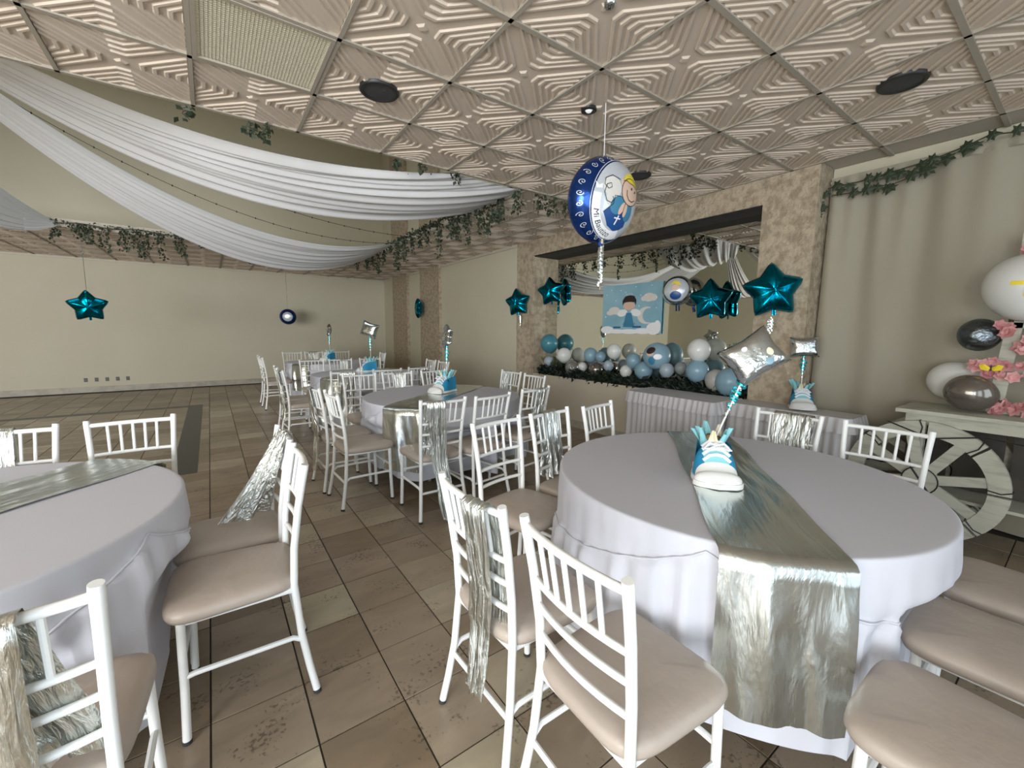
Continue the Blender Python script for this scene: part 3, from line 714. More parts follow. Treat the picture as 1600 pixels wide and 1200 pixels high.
s3, bl = sneaker((1.93, 6.55, .771), toe(-.9, .2), 'blue sneaker with a square foil balloon on ' + TT, (.0, .02), '', 'pillow', .27, .42)
orient(bl, (-.6, -.6, .1), -.3, s3)
s4, bl = sneaker((1.95, 9.3, .771), toe(-.8, -.4), 'blue sneaker with a small foil balloon on ' + TB, (.0, .0), '', 'star', .26, .40)
orient(bl, (-.95, .1, .1), .2, s4)
s5, bl = sneaker((4.17, 1.47, .775), toe(-.85, -.45), 'blue sneaker with a square foil balloon on the skirted buffet', (.0, .01), '', 'pillow', .22, .32)
orient(bl, (-.85, -.5, .1), .05, s5)

# ------------------------------------------------------------------ skirted buffet tables
def buffet(x0, x1, y0, y1, label, clabel):
    t = empty('buffet_table', ((x0 + x1) / 2, (y0 + y1) / 2, 0), 0, label, 'table', 'buffet tables by the mirror')
    hx, hy = (x1 - x0) / 2, (y1 - y0) / 2
    MB().box(-hx, hx, -hy, hy, .72, .75).build('table_top', M_wood, t, smooth=False)
    for sx in (-1, 1):
        for sy in (-1, 1): MB().tube([(sx * (hx - .06), sy * (hy - .06), 0), (sx * (hx - .06), sy * (hy - .06), .72)], .015, 8).build('leg', M_bar, t)
    c = empty('buffet_cloth', ((x0 + x1) / 2, (y0 + y1) / 2, 0), 0, clabel, 'tablecloth', 'skirted cloths on the buffet')
    MB().box(-hx - .006, hx + .006, -hy - .006, hy + .006, .752, .760).build('cloth_top', M_skirt, c, smooth=False)
    per = [(hx, -hy), (-hx, -hy), (-hx, hy), (hx, hy)]; seg = []; tot = 0
    for a, d in zip(per, per[1:]): l = math.dist(a, d); seg.append((tot, l, a, d)); tot += l
    def at(s):
        for s0, l, a, d in seg:
            if s <= s0 + l + 1e-9: k = (s - s0) / l; nn = Vector((-(d[1] - a[1]), d[0] - a[0])) / l; return lerp(a[0], d[0], k), lerp(a[1], d[1], k), nn.x, nn.y
        return per[-1][0], per[-1][1], 0, 1
    nf = int(tot / .062)
    def skirt(z0, z1, base, amp, ph, name, m_):
        b = MB()
        def fn(u, v):
            x, y, nx_, ny_ = at(u * tot); w_ = .5 + .5 * math.sin(u * nf * 2 * PI + ph + math.sin(u * 40)); d = base + amp * w_ * (.35 + .65 * v) + .02 * v
            return (x + nx_ * d, y + ny_ * d, lerp(z0, z1, v))
        b.grid(fn, nf * 6, 8); return b.build(name, m_, c, 'all')
    skirt(.758, .02, .008, .026, 0, 'skirt', M_skirt); skirt(.764, .645, .014, .024, 1.3, 'ruffle', M_skirt)
buffet(3.80, 4.31, 2.06, 3.05, 'long buffet table under the mirror ledge, pushed against its wall', 'grey sheer skirted cloth on the buffet under the mirror ledge')
buffet(3.98, 4.31, 1.07, 1.99, 'narrow buffet table in front of the sandstone pillar', 'grey sheer skirted cloth on the buffet in front of the sandstone pillar')

# ------------------------------------------------------------------ ledge: greenery and balloons
def leafy(name, fn_pos, count, size, m_, label, cat, seed, group=None, kind='stuff'):
    rnd = random.Random(seed); b = MB()
    for k in range(count):
        p = Vector(fn_pos(rnd)); d = Vector((rnd.uniform(-1, .1), rnd.uniform(-1, 1), rnd.uniform(-.6, 1))).normalized(); sd = d.cross(Vector((rnd.uniform(-1, 1), rnd.uniform(-1, 1), rnd.uniform(-1, 1)))).normalized()
        s = size * rnd.uniform(.6, 1.3); n_ = d.cross(sd) * s * .12
        b.add([p, p + d * s * .5 + sd * s * .22 + n_, p + d * s, p + d * s * .5 - sd * s * .22 + n_], [(0, 1, 2), (0, 2, 3)])
    o = b.build(name, m_, None, smooth=False); tag(o, label, cat, group, kind); return o
leafy('ledge_greenery', lambda r: (r.uniform(4.37, 4.50), r.uniform(2.10, 5.34), SILL + .02 + abs(r.gauss(0, .045))), 2000, .09, M_dkleaf, 'dark artificial greenery lying along the mirror ledge under the balloons', 'greenery', 3)
def fern(x, y, z, h, label, seed, m_=M_fern):
    rnd = random.Random(seed); o = empty('fern', (x, y, z), 0, label, 'plant', 'ferns at the ledge ends')
    for k in range(12):
        a = k / 12 * 2 * PI + rnd.random() * .4; le = h * rnd.uniform(.75, 1.1); out = rnd.uniform(.16, .34) * le / h
        dirv = Vector((math.cos(a) * .30, math.sin(a), 0)); b = MB(); mid = []
        for j in range(11): t = j / 10; mid.append(dirv * out * t ** 1.3 + Vector((0, 0, le * (t - .28 * t * t))))
        for j in range(1, 11):
            p = mid[j]; tn = (mid[j] - mid[j - 1]).normalized(); sd = tn.cross(dirv.cross(Vector((0, 0, 1)))).normalized(); side = dirv.cross(Vector((0, 0, 1))).normalized(); l = .075 * (1.15 - j / 11)
            for sg in (1, -1): q = p + (side * sg + tn * .5) * l; b.add([p, p + (side * sg * .5 + tn * .6) * l, q, p + (side * sg * .55 - tn * .05) * l], [(0, 1, 2, 3)])
        b.tube(mid, .003, 4); b.build('frond', m_, o, smooth=False)
fern(4.47, 5.16, SILL, .36, 'yellow-green fern at the ledge end by the far stone jamb', 1)
fern(4.46, 2.16, SILL + .1, .62, 'tall yellow-green fern at the ledge end behind the sandstone pillar', 2)
fern(4.46, 3.95, SILL, .20, 'small fern between the balloons in the middle of the ledge', 5)
def latex(kind, x, y, z, r, label, group, tilt=(0, 0, -1)):
    o = empty('latex_balloon', (x, y, z), 0, label, 'balloon', group)
    b = MB(); b.grid(lambda u, v: (r * math.sin(PI * v) * math.cos(2 * PI * u) * (1 - .0), r * math.sin(PI * v) * math.sin(2 * PI * u), r * (1.06 * math.cos(PI * v) - .10 * max(0, -math.cos(PI * v)) ** 3)), 28, 18, True)
    b.build('balloon_skin', M_lb[kind], o, 'all')
    MB().lathe([(.0001, -1.14 * r), (.05 * r, -1.16 * r), (.10 * r, -1.26 * r), (.0001, -1.24 * r)], 10).build('knot', M_lb[kind], o)
    o.rotation_euler = Vector((0, 0, -1)).rotation_difference(Vector(tilt).normalized()).to_euler() if tilt != (0, 0, -1) else (0, 0, 0)
    return o
LB = [('teal', 4.52, 5.26, 1.215, .145), ('white', 4.50, 4.88, 1.043, .111), ('pale', 4.47, 5.2, .926, .085), ('blue', 4.54, 4.35, 1.072, .103), ('blue', 4.50, 4.12, 1.064, .073), ('silver', 4.47, 4.66, .86, .108), ('white', 4.45, 4.42, .896, .067), ('chrome', 4.44, 4.14, .876, .105), ('pale', 4.48, 3.95, .947, .072), ('white', 4.54, 3.91, 1.147, .10), ('blue', 4.54, 3.575, 1.036, .098), ('white', 4.44, 3.61, .90, .08),
      ('blue', 4.46, 3.35, .93, .11), ('pale', 4.48, 3.03, .96, .086), ('clear', 4.50, 2.86, 1.0, .068), ('white', 4.52, 2.655, 1.218, .125), ('blue', 4.51, 2.65, .98, .125), ('grey', 4.50, 2.42, .896, .115), ('blue', 4.44, 2.24, .90, .145)]
LBL = ['teal latex balloon at the ledge end by the far stone jamb', 'white latex balloon next to the teal balloon on the ledge', 'small pale blue balloon just under the teal balloon', 'sky blue balloon above the bronze-grey balloon', 'small sky blue balloon squeezed beside the sky blue balloon on the ledge', 'dull silver balloon low in the ledge greenery', 'tiny white balloon between the silver and bronze-grey balloons', 'shiny bronze-grey balloon low on the ledge', 'small pale blue balloon beside the bronze-grey balloon', 'white balloon standing high behind the small ledge fern', 'sky blue balloon next to the printed boy balloon, away from the pillar', 'small white balloon low on the ledge below a sky blue one', 'sky blue balloon under the printed boy balloon', 'pale grey-blue balloon in the greenery beside the printed boy balloon', 'small clear balloon in the middle gap of the ledge', 'large white balloon on top of a sky blue one near the sandstone pillar', 'large sky blue balloon under the large white one on the ledge', 'grey-white balloon half behind the biggest sky blue balloon', 'biggest sky blue balloon hanging over the buffet end of the ledge']
for (k, x, y, z, r), l in zip(LB, LBL):
    f_ = (4.445 if r < .12 else 4.43) / x; x *= f_; y *= f_; z = CAMZ + (z - CAMZ) * f_; r = min(r * f_, MX - x - .012)
    latex(k, x, y, z, r, l, 'latex balloons along the mirror ledge', (.3, .1, -1))
# flat prints mapped onto a surface
def disc(cx, cy, rx, ry=None, n=28, rot=0):
    ry = ry or rx; c, s = math.cos(rot), math.sin(rot)
    return [(cx + rx * math.cos(2 * PI * k / n) * c - ry * math.sin(2 * PI * k / n) * s, cy + rx * math.cos(2 * PI * k / n) * s + ry * math.sin(2 * PI * k / n) * c) for k in range(n)]
def decals(name, polys, m_, fmap, parent, off, maxlen=.07):
    for k, pl in enumerate(polys): decal(name, pl if isinstance(pl[0], list) else [pl], m_, fmap, parent, off + .0004 * k, maxlen)
def decal(name, polys, m_, fmap, parent, off, maxlen=.07):
    bm = bmesh.new()
    for pl in polys:
        vs = [bm.verts.new((x, y, 0)) for x, y in pl]; f = bm.faces.new(vs)
    bmesh.ops.remove_doubles(bm, verts=bm.verts, dist=1e-5); bmesh.ops.triangulate(bm, faces=bm.faces)
    for _ in range(4):
        es = [e for e in bm.edges if e.calc_length() > maxlen]
        if not es: break
        bmesh.ops.subdivide_edges(bm, edges=es, cuts=1); bmesh.ops.triangulate(bm, faces=[f for f in bm.faces if len(f.verts) > 3])
    for v in bm.verts: v.co = Vector(fmap(v.co.x, v.co.y, off))
    me = bpy.data.meshes.new(name); bm.to_mesh(me); bm.free(); me.materials.append(m_)
    return link(name, me, parent)
def stroke(pts, w_):
    """closed outline of a polyline of width w_"""
    L_, R_ = [], []
    for i, p in enumerate(pts):
        a = pts[max(i - 1, 0)]; b_ = pts[min(i + 1, len(pts) - 1)]; dx, dy = b_[0] - a[0], b_[1] - a[1]; l = math.hypot(dx, dy) or 1
        L_.append((p[0] - dy / l * w_ / 2, p[1] + dx / l * w_ / 2)); R_.append((p[0] + dy / l * w_ / 2, p[1] - dx / l * w_ / 2))
    return [[L_[i], L_[i + 1], R_[i + 1], R_[i]] for i in range(len(pts) - 1)]
def spiral(cx, cy, r, turns=1.6, n=22, ph=0): return [(cx + r * (k / n) * math.cos(ph + turns * 2 * PI * k / n), cy + r * (k / n) * math.sin(ph + turns * 2 * PI * k / n)) for k in range(1, n + 1)]
def text_polys(txt, size):
    cu = bpy.data.curves.new('txt', 'FONT'); cu.body = txt; cu.size = size; cu.align_x = 'CENTER'; cu.shear = .3
    o = bpy.data.objects.new('txt', cu); C.objects.link(o); bpy.context.view_layer.update()
    me = o.evaluated_get(bpy.context.evaluated_depsgraph_get()).to_mesh(); out = [[(me.vertices[i].co.x, me.vertices[i].co.y) for i in p.vertices] for p in me.polygons]
    o.to_mesh_clear(); bpy.data.objects.remove(o); bpy.data.curves.remove(cu); return out
def foil_round(name, m_, Rr, T, label, group, loc, nrm, roll):
    o = empty(name, loc, 0, label, 'balloon', group); b = MB()
    for sg in (1, -1): b.grid(lambda u, v: (Rr * v * math.cos(2 * PI * u), Rr * v * math.sin(2 * PI * u), sg * (T * (1 - v ** 2.4) ** .6 + .012 * Rr * math.sin(u * 2 * PI * 30) * max(0, v - .75) * (1 - v) * 20)), 90, 16, True)
    b.build('foil_skin', m_, o, 'all'); orient(o, nrm, roll); return o
HR, HT = .265, .140
def hmap(x, y, off):
    rho = min(.995, math.hypot(x, y)); return (HR * x, HR * y, HT * (1 - rho ** 2.4) ** .6 + off)
hero = foil_round('printed_foil_balloon', M_blue, HR, HT, 'round foil balloon printed with a praying blond angel, hung from the ceiling', None, (2.13, 1.98, 2.255), (-.10, -.93, -.16), -.20)
decal('white_print', [disc(.13, 0.02, .78, .88, 48)], M_prnt, hmap, hero, .0015)
decals('wing', [disc(-.22, .22, .26, .22), disc(-.14, -.02, .20, .17)], M_pwg, hmap, hero, .0025)
decal('robe', [[(-.28, -.36), (-.10, -.12), (.20, -.10), (.46, -.22), (.52, -.46), (.30, -.66), (-.02, -.60)]], M_pbl, hmap, hero, .003)
decals('sleeve', [disc(.06, -.10, .24, .20, 28, .6), disc(.42, -.12, .17, .24, 28, .4)], M_psb, hmap, hero, .0035)
decals('hands', [disc(.20, -.13, .07, .16, 20, -.3), disc(.31, -.12, .07, .17, 20, .15)], M_psk, hmap, hero, .004)
decals('cross', [[(.14, -.52), (.18, -.52), (.20, -.30), (.16, -.30)], [(.07, -.40), (.27, -.37), (.27, -.34), (.07, -.37)]], M_pw, hmap, hero, .0045)
decal('face', [disc(.36, .30, .33, .30)], M_psk, hmap, hero, .0045); decal('ear', [disc(.03, .42, .06, .07)], M_psk, hmap, hero, .0042)
decal('hair', [[(.04, .46), (.10, .62), (.26, .72), (.46, .70), (.60, .58), (.66, .44), (.58, .46), (.44, .50), (.30, .48), (.16, .50)]], M_pyl, hmap, hero, .0055)
lines = []
lines += stroke(disc(.36, .30, .33, .30) + [(.69, .30)], .016); lines += stroke([(.20, .30), (.24, .18), (.34, .11), (.46, .11), (.56, .18)], .02)
lines += stroke([(-.06 + .0, .44), (-.3, .46), (-.46, .34), (-.46, .2), (-.34, .14), (-.26, .2), (-.3, .28), (-.4, .22), (-.42, .04), (-.30, -.12), (-.16, -.12), (-.12, -.04), (-.18, 0.02)], .016)
lines += stroke([(.04, .46), (.16, .50), (.30, .48), (.44, .50), (.60, .46)], .016); lines += stroke([(-.28, -.36), (-.10, -.12), (-.12, .06), (.06, .10)], .014); lines += stroke([(.26, -.28), (.255, .03)], .012)
decal('outline', lines, M_pbk, hmap, hero, .0065); decals('eye', [disc(.36, .38, .022, .032, 12), disc(.52, .36, .022, .032, 12)], M_pbk, hmap, hero, .007)
rib = [(-.60, .02), (-.50, -.30), (-.30, -.58), (.05, -.76), (.40, -.74)]
def ribmap(t):  # point on a smooth ribbon under the angel
    a = lerp(math.radians(183), math.radians(300), t); return (.10 + .66 * math.cos(a), .02 + .78 * math.sin(a))
rp = [ribmap(k / 16) for k in range(17)]
decal('ribbon', stroke(rp, .19) + [[(-.62, .06), (-.48, .10), (-.50, .20), (-.58, .14), (-.66, .20)]], M_pw, hmap, hero, .004)
tp = []
for pl in text_polys('Mi Bautizo', .20):
    q2 = []
    for x, y in pl:
        t = .5 + x / 1.45; a = lerp(math.radians(183), math.radians(300), t); rr = .96 + .0 + (y - .06)
        q2.append((.10 + .66 * (1 + (y - .06) * -1.25) * math.cos(a), .02 + .78 * (1 + (y - .06) * -1.1) * math.sin(a)))
    tp.append(q2)
decal('lettering', tp, M_pbk, hmap, hero, .0055, .2)
sw = []
for k in range(13):
    a = math.radians(95 + 15.5 * k); sw.append(stroke(spiral(.90 * math.cos(a), .90 * math.sin(a), .065, 1.5, 20, a * 3 + k), .014))
sw.append(stroke([(.10 + .80 * math.cos(math.radians(a)), .02 + .90 * math.sin(math.radians(a))) for a in range(90, 275, 6)], .016))
decals('swirl', sw, M_prnt, hmap, hero, .003)
st = empty('balloon_string', (2.15, 2.0, 2.48), 0, 'thin white string tying the printed angel balloon to the ceiling', 'string')
MB().tube([(0, 0, 0), (0, 0, H - 2.48)], .0028, 6).build('cord', M_string, st); MB().tube([(0, 0, -.006), (0, 0, .006)], .008, 8).build('cord_knot', M_string, st)
def curl(name, top_, length, rad, turns, m_, label=None, parent=None, wdt=.012, seed=0):
    b = MB(); p0 = Vector(top_)
    b.grid(lambda u, v: tuple(p0 + Vector((math.cos(u * turns * 2 * PI + seed) * rad * (.5 + .5 * math.sin(PI * min(1, u * 1.2))), math.sin(u * turns * 2 * PI + seed) * rad, -length * u - (v - .5) * wdt))), int(turns * 16), 1)
    return b.build(name, m_, parent, 'all')
cu = empty('ribbon_tail', (2.10, 1.96, 2.02), 0, 'curled silver ribbon tail under the printed angel balloon', 'ribbon')
for k in range(3): curl('ribbon_curl', (.008 * k, .01 * (k - 1), 0), .26 + .03 * k, .020, 5 + k, M_srib, None, cu, .016, k * 2)
MB().grid(lambda u, v: ((u - .5) * .05 * (1 - v * .5), .012 * math.sin(u * 8), .03 - .09 * v), 8, 6).build('neck_tab', M_blue, cu, 'all')

# stars
def star(x, y, z, r, nrm, roll, label, strg=None, T=.34):
    o = empty('star_balloon', (x, y, z), 0, label, 'balloon', 'teal foil star balloons')
    star_mesh('foil_skin', M_teal, r, r * T, o); orient(o, nrm, roll)
    MB().grid(lambda u, v: ((u - .5) * .03, -.58 * r - .06 * v, .004 * math.sin(u * 6)), 4, 4).build('inflation_tab', M_teal, o, 'all')
    return o
star(4.20, 1.79, 1.80, .275, (-.80, -.60, .05), .10, 'big teal foil star in front of the sandstone pillar')
star(4.42, 2.50, 1.77, .245, (-.86, -.50, .05), .06, 'teal foil star before the mirror, next to the round foil balloon')
star(4.44, 5.16, 2.04, .25, (-.88, -.47, .05), .15, 'teal foil star in the mirror recess by the far jamb')
star(4.19, 5.71, 1.88, .255, (-.90, -.43, 0), .12, 'teal foil star on the stone jamb pillar outside the mirror')
star(4.12, 9.62, 1.93, .27, (-.95, .25, 0), .3, 'teal foil star turned edge-on by the far wall pilaster')
star(-1.456, 8.9, 1.72, .26, (.12, -.95, -.2), .05, 'teal foil star hanging on a string before the bare back wall')
for nm, x, y, z, l, lb in (('ribbon_tail', 4.22, 1.80, 1.56, .16, 'silver ribbon tail under the big star at the pillar'), ('ribbon_tail', 4.26, 5.72, 1.67, .14, 'silver ribbon tail under the star on the stone jamb')):
    o = empty(nm, (x, y, z), 0, lb, 'ribbon')
    for k in range(3): curl('ribbon_curl', (.015 * (k - 1), .02 * (k - 1), 0), l * (.8 + .2 * k), .016, 4, M_srib, None, o, .014, k)
o = empty('star_string', (-1.456, 8.9, 1.95), 0, 'thin silver thread holding the star before the back wall', 'string'); MB().tube([(0, 0, 0), (0, .05, H - 1.95)], .004, 5).build('cord', M_srib, o); ell((0, .03, .55), .014, .014, .014, 8, 6).build('bead', M_srib, o)
fb = foil_round('foil_balloon', M_blue, .19, .11, 'small dark round foil balloon hanging by the back wall', None, (1.606, 11.8, 1.706), (-.3, -.9, -.1), .1)
fm = lambda x, y, off: (.19 * x, .19 * y, .11 * (1 - min(.99, math.hypot(x, y)) ** 2.4) ** .6 + off)
decal('white_print', [disc(.05, .05, .6)], M_prnt, fm, fb, .002)
o = empty('balloon_string', (1.606, 11.8, 1.90), 0, 'string of the small round balloon by the back wall', 'string'); MB().tube([(0, 0, 0), (0, 0, H - 1.90)], .004, 5).build('cord', M_srib, o); ell((0, 0, .3), .014, .014, .014, 8, 6).build('bead', M_srib, o)
fb = foil_round('foil_balloon', M_silv, .17, .12, 'round silver foil balloon printed with an angel, before the mirror beside the banner', None, (4.44, 2.92, 1.895), (-.90, -.42, .05), .1)
fm2 = lambda x, y, off: (.17 * x, .17 * y, .12 * (1 - min(.99, math.hypot(x, y)) ** 2.4) ** .6 + off)
decal('white_print', [disc(.0, .0, .78)], M_prnt, fm2, fb, .002); decal('hair', [[(-.4, .3), (-.1, .6), (.2, .5), (.35, .25), (.1, .3), (-.1, .42)]], M_pyl, fm2, fb, .003); decal('face', [disc(-.02, .12, .24, .2)], M_psk, fm2, fb, .0035); decal('robe', [disc(-.05, -.38, .36, .28)], M_pbl, fm2, fb, .003)
for k in range(2): MB().tube([(.03 * k - .02, -.17, 0), (.03 * k - .02, -.235, .01)], .008, 6).build('inflation_tab', M_blue, fb)
# printed boy balloon on the ledge
fb = foil_round('foil_balloon', M_lb['blue'], .165, .12, 'round pale blue foil balloon printed with a dark-haired boy on the ledge', None, (4.44, 3.15, 1.125), (-.88, -.46, .1), .1)
fm3 = lambda x, y, off: (.165 * x, .165 * y, .12 * (1 - min(.99, math.hypot(x, y)) ** 2.4) ** .6 + off)
decal('face', [disc(-.38, .18, .26, .2)], M_psk, fm3, fb, .003); decal('hair', [disc(-.32, .40, .34, .24, 28, .3)], M_phair, fm3, fb, .0035); decal('wing', [disc(.15, -.1, .3, .2)], M_pw, fm3, fb, .003); decal('robe', [disc(-.3, -.35, .25, .3)], M_psb, fm3, fb, .0025)

# banner hung on the mirror (generic angel drawing)
bn = empty('printed_banner', (4.575, 3.69, 1.72), 0, 'pale blue printed banner with a dark-haired angel boy, clouds and moon on the mirror', 'banner')
bw_, bh_ = .965, .65
b = MB(); b.box(-.006, .006, -bw_ / 2, bw_ / 2, -bh_ / 2, bh_ / 2); b.build('sheet', M_pban, bn, smooth=False)
bm_ = lambda x, y, off: (-.006 - off, -x * bw_ / 2, y * bh_ / 2)
decals('cloud', [disc(-.56, -.05, .20, .16), disc(-.40, -.12, .16, .12), disc(-.70, -.14, .14, .10), disc(.60, .42, .18, .17), disc(.74, .40, .12, .13), disc(.44, .38, .09, .1)], M_pwg, bm_, bn, .002, .5)
decal('moon', [[(.55 + .30 * math.cos(a), -.28 + .34 * math.sin(a)) for a in [math.radians(70 + 22 * k) for k in range(11)]] + [(.62 + .20 * math.cos(a), -.28 + .28 * math.sin(a)) for a in [math.radians(285 - 21 * k) for k in range(11)]]], M_pwg, bm_, bn, .0028, .5)
decals('ground_cloud', [disc(-.8, -.86, .24, .16), disc(-.45, -.92, .3, .09), disc(.0, -.92, .35, .1), disc(.45, -.9, .3, .12), disc(.78, -.80, .22, .24), disc(.9, -.7, .1, .22)], M_pw, bm_, bn, .002, .5)
decals('small_star', [disc(-.85 + .17 * k, .62 + .26 * math.sin(k * 2.3), .016, .022, 8) for k in range(11)] + [disc(-.86, -.3, .02, .03, 8), disc(.3, .1, .016, .02, 8), disc(.85, 0, .016, .02, 8)], M_pw, bm_, bn, .002, .5)
decals('wing', [disc(-.26, -.16, .18, .14, 24, .5), disc(.20, -.16, .18, .14, 24, -.5)], M_pw, bm_, bn, .005, .5)
decal('robe', [[(-.12, -.16), (.06, -.16), (.16, -.74), (-.22, -.74)]], M_psb, bm_, bn, .0065, .5); decal('face', [disc(-.03, .12, .20, .17)], M_psk, bm_, bn, .008, .5)
decal('hair', [[(-.25, .14), (-.26, .34), (-.18, .50), (-.02, .56), (.14, .50), (.21, .34), (.20, .14), (.15, .26), (-.02, .28), (-.20, .26)]], M_phair, bm_, bn, .0095, .5); decal('halo', stroke(disc(-.03, .58, .12, .03, 20) + [(.09, .58)], .014), M_pwg, bm_, bn, .0105, .5)
decals('caption_bar', [[(-.56, -.78), (-.30, -.78), (-.30, -.72), (-.56, -.72)], [(.12, -.76), (.40, -.76), (.40, -.70), (.12, -.70)]], M_pbl, bm_, bn, .0095, .5)
decal('lettering', [[(x * .8 - .02, y * 1.2 - .66) for x, y in pl] for pl in text_polys('Angelito', .16)], M_psb, bm_, bn, .0110, .5)

# ------------------------------------------------------------------ drapes, wires
CP = Vector((-2.4, 6.3, 4.35))
def drape(A, B, sA, sB, label, seed, pl=9, bulge=.0, CA=None, CB=None, amp=.045, corner=None):
    corner = Vector(corner) if corner else None
    A = Vector(A); B = Vector(B); CA = CP if CA is None else Vector(CA); CB = CP if CB is None else Vector(CB)
    def edge(c, a, s, t): p = c.lerp(a, t); p.z -= 4 * s * t * (1 - t); return p
    rnd = random.Random(seed); ph = rnd.random() * 6
    def fn(u, v):
        E_ = A.lerp(B, v)
        if corner is not None: E_ = A.lerp(corner, v / .45) if v < .45 else corner.lerp(B, (v - .45) / .55)
        p = edge(CA.lerp(CB, v), E_, lerp(sA, sB, v), u)
        n1 = math.sin(v * pl * 2 * PI + ph + 1.5 * u) + .6 * math.sin(v * (pl * 2.3) * 2 * PI + 2 * ph - u)
        p.z += amp * n1 * max(0, math.sin(PI * min(1, u * .9 + .1))) ** .5 - bulge * math.sin(PI * v) * math.sin(PI * u)
        return tuple(p)
    b = MB(); b.grid(fn, 48, 90); o = b.build('ceiling_drape', M_drape, None, 'all')
    return tag(o, label, 'drape', 'white fabric swags under the raised ceiling')
drape((1.95, EDGE + .05, H - .01), (IX - .03, 4.75, H - .01), .50, .72, 'wide white fabric swag running to the corner of the low ceiling', 1, 6, .05, (-2.5, 6.1, 4.4), (-2.4, 6.35, 4.3), .035, (IX - .03, EDGE + .05, H - .01))
drape((IX - .05, 7.2, H + .02), (IX - .05, 8.5, H - .02), .80, 1.05, 'lower white fabric swag gathered at the far ceiling corner', 2, 6, .02, (-2.4, 6.3, 4.35), (-2.4, 6.6, 4.3), .03)
drape((-1.72, IY - .05, H + .05), (-1.66, IY - .05, H + .0), .25, .75, 'short white fabric swag tied to the back garland', 3, 5, .05, (-2.9, 6.4, 4.45), (-3.2, 6.4, 4.25), .03)
drape((IXL + .05, 8.4, H), (IXL + .05, 7.2, H), .8, .6, 'white fabric swag running to the side away from the mirror', 4, 6, .02, None, None, .03)
drape((IXL + .05, 5.0, H), (-6.4, EDGE + .05, H), .7, .5, 'white fabric swag running to the low ceiling away from the mirror', 5, 6, .02, None, None, .03)
hub = empty('drape_hub', tuple(CP), 0, 'ring where all the white ceiling swags are gathered', 'hub')
MB().lathe([(.30, -.2), (.34, -.15), (.34, .15), (.30, .2), (.28, 0), (.30, -.2)], 28).build('ring', M_white, hub); MB().tube([(0, 0, -.1), (0, 0, ROOF - CP.z)], .02, 8).build('pole', M_white, hub); MB().tube([(-.31, 0, 0), (.31, 0, 0)], .012, 8).build('spreader', M_white, hub)
def wire(a, b_, sag, label, r=.0035, grp='thin string-light wires across the raised ceiling'):
    a = Vector(a); b_ = Vector(b_); o = empty('string_light_wire', tuple(a), 0, label, 'wire', grp)
    pts = []
    for k in range(25): t = k / 24; p = (b_ - a) * t; p.z -= 4 * sag * t * (1 - t); pts.append(p)
    MB().tube(pts, r, 5).build('cable', M_wire, o)
    b = MB()
    for k in range(1, 24): b.add([v for v in ell(pts[k], .008, .008, .012, 6, 4).v], ell(pts[k], .008, .008, .012, 6, 4).f)
    q_ = b.build('bulb_row', M_wire, o); q_['kind'] = 'stuff'
wire((-2.4, 6.2, 4.35), (1.95, EDGE + .06, H + .0), .47, 'thin wire along the upper edge of the wide white swag')
wire((-2.4, 6.3, 4.25), (IX, 6.6, H + .02), .42, 'thin wire crossing between the two white swags, upper one')
wire((-2.4, 6.4, 4.2), (IX, 7.2, H + .02), .55, 'thin wire crossing between the two white swags, lower one')

# ------------------------------------------------------------------ ivy along the strip edges
def ivy_strand(loc, L, width, label, group, seed, along):
    rnd = random.Random(seed); o = empty('ivy_strand', loc, 0, label, 'ivy', group); al = Vector(along); up = Vector((0, 0, 1)); b = MB(); st_ = MB()
    ns = max(2, int(width / .05))
    for k in range(ns):
        x = (k + .5) / ns - .5; l = L * rnd.uniform(.45, 1.0) * (1 - .5 * abs(x)); p = al * x * width; pts = []
        for j in range(7): pts.append(p + al * .02 * math.sin(j * 1.3 + k) + Vector((0, 0, -l * j / 6)))
        st_.tube(pts, .003, 4)
        for j in range(int(l / .0085)):
            t = rnd.random(); c = p + Vector((0, 0, -l * t)) + al * rnd.gauss(0, .018) + Vector((al.y, -al.x, 0)) * rnd.gauss(0, .02)
            d = (al * rnd.uniform(-1, 1) + Vector((0, 0, -.7)) + Vector((al.y, -al.x, 0)) * rnd.uniform(-1, 1)).normalized(); sd = d.cross(Vector((rnd.random() - .5, rnd.random() - .5, rnd.random() - .5))).normalized(); s = rnd.uniform(.030, .052)
            b.add([c, c + d * s * .4 + sd * s * .45, c + d * s, c + d * s * .4 - sd * s * .45], [(0, 1, 2), (0, 2, 3)])
    q_ = b.build('ivy_leaves', M_ivy, o, smooth=False); q_['kind'] = 'stuff'; st_.build('stem', M_stem, o)
rnd = random.Random(21)
ysr = [3.70, 4.02, 4.22, 4.46, 4.78, 5.05, 5.22, 5.55, 5.95, 6.2, 6.5, 6.85, 7.15, 7.5, 7.85, 8.2, 8.55, 8.85]
for k, y in enumerate(ysr):
    ivy_strand((IX - .06, y, H + .02), (.52 if k in (0, 2, 4, 7) else rnd.uniform(.28, .5)), rnd.uniform(.08, .22), 'hanging ivy strand on the ceiling edge beside the mirror wall', 'ivy strands on the ceiling edge beside the mirror wall', 100 + k, (0, 1, 0))
xsb = [2.5, 2.2, 1.75, 1.5, 1.05, .65, .3, -.02, -.3, -.55, -.78, -.98, -1.2, -1.42, -1.72, -2.05, -2.5, -3.0, -3.5]
for k, x in enumerate(xsb):
    ivy_strand((x, IY - .06, H + .03), rnd.choice([.22, .5, .36, .46, .28]), rnd.uniform(.07, .22), 'hanging ivy strand on the ceiling edge before the back wall', 'ivy strands on the ceiling edge before the back wall', 200 + k, (1, 0, 0))
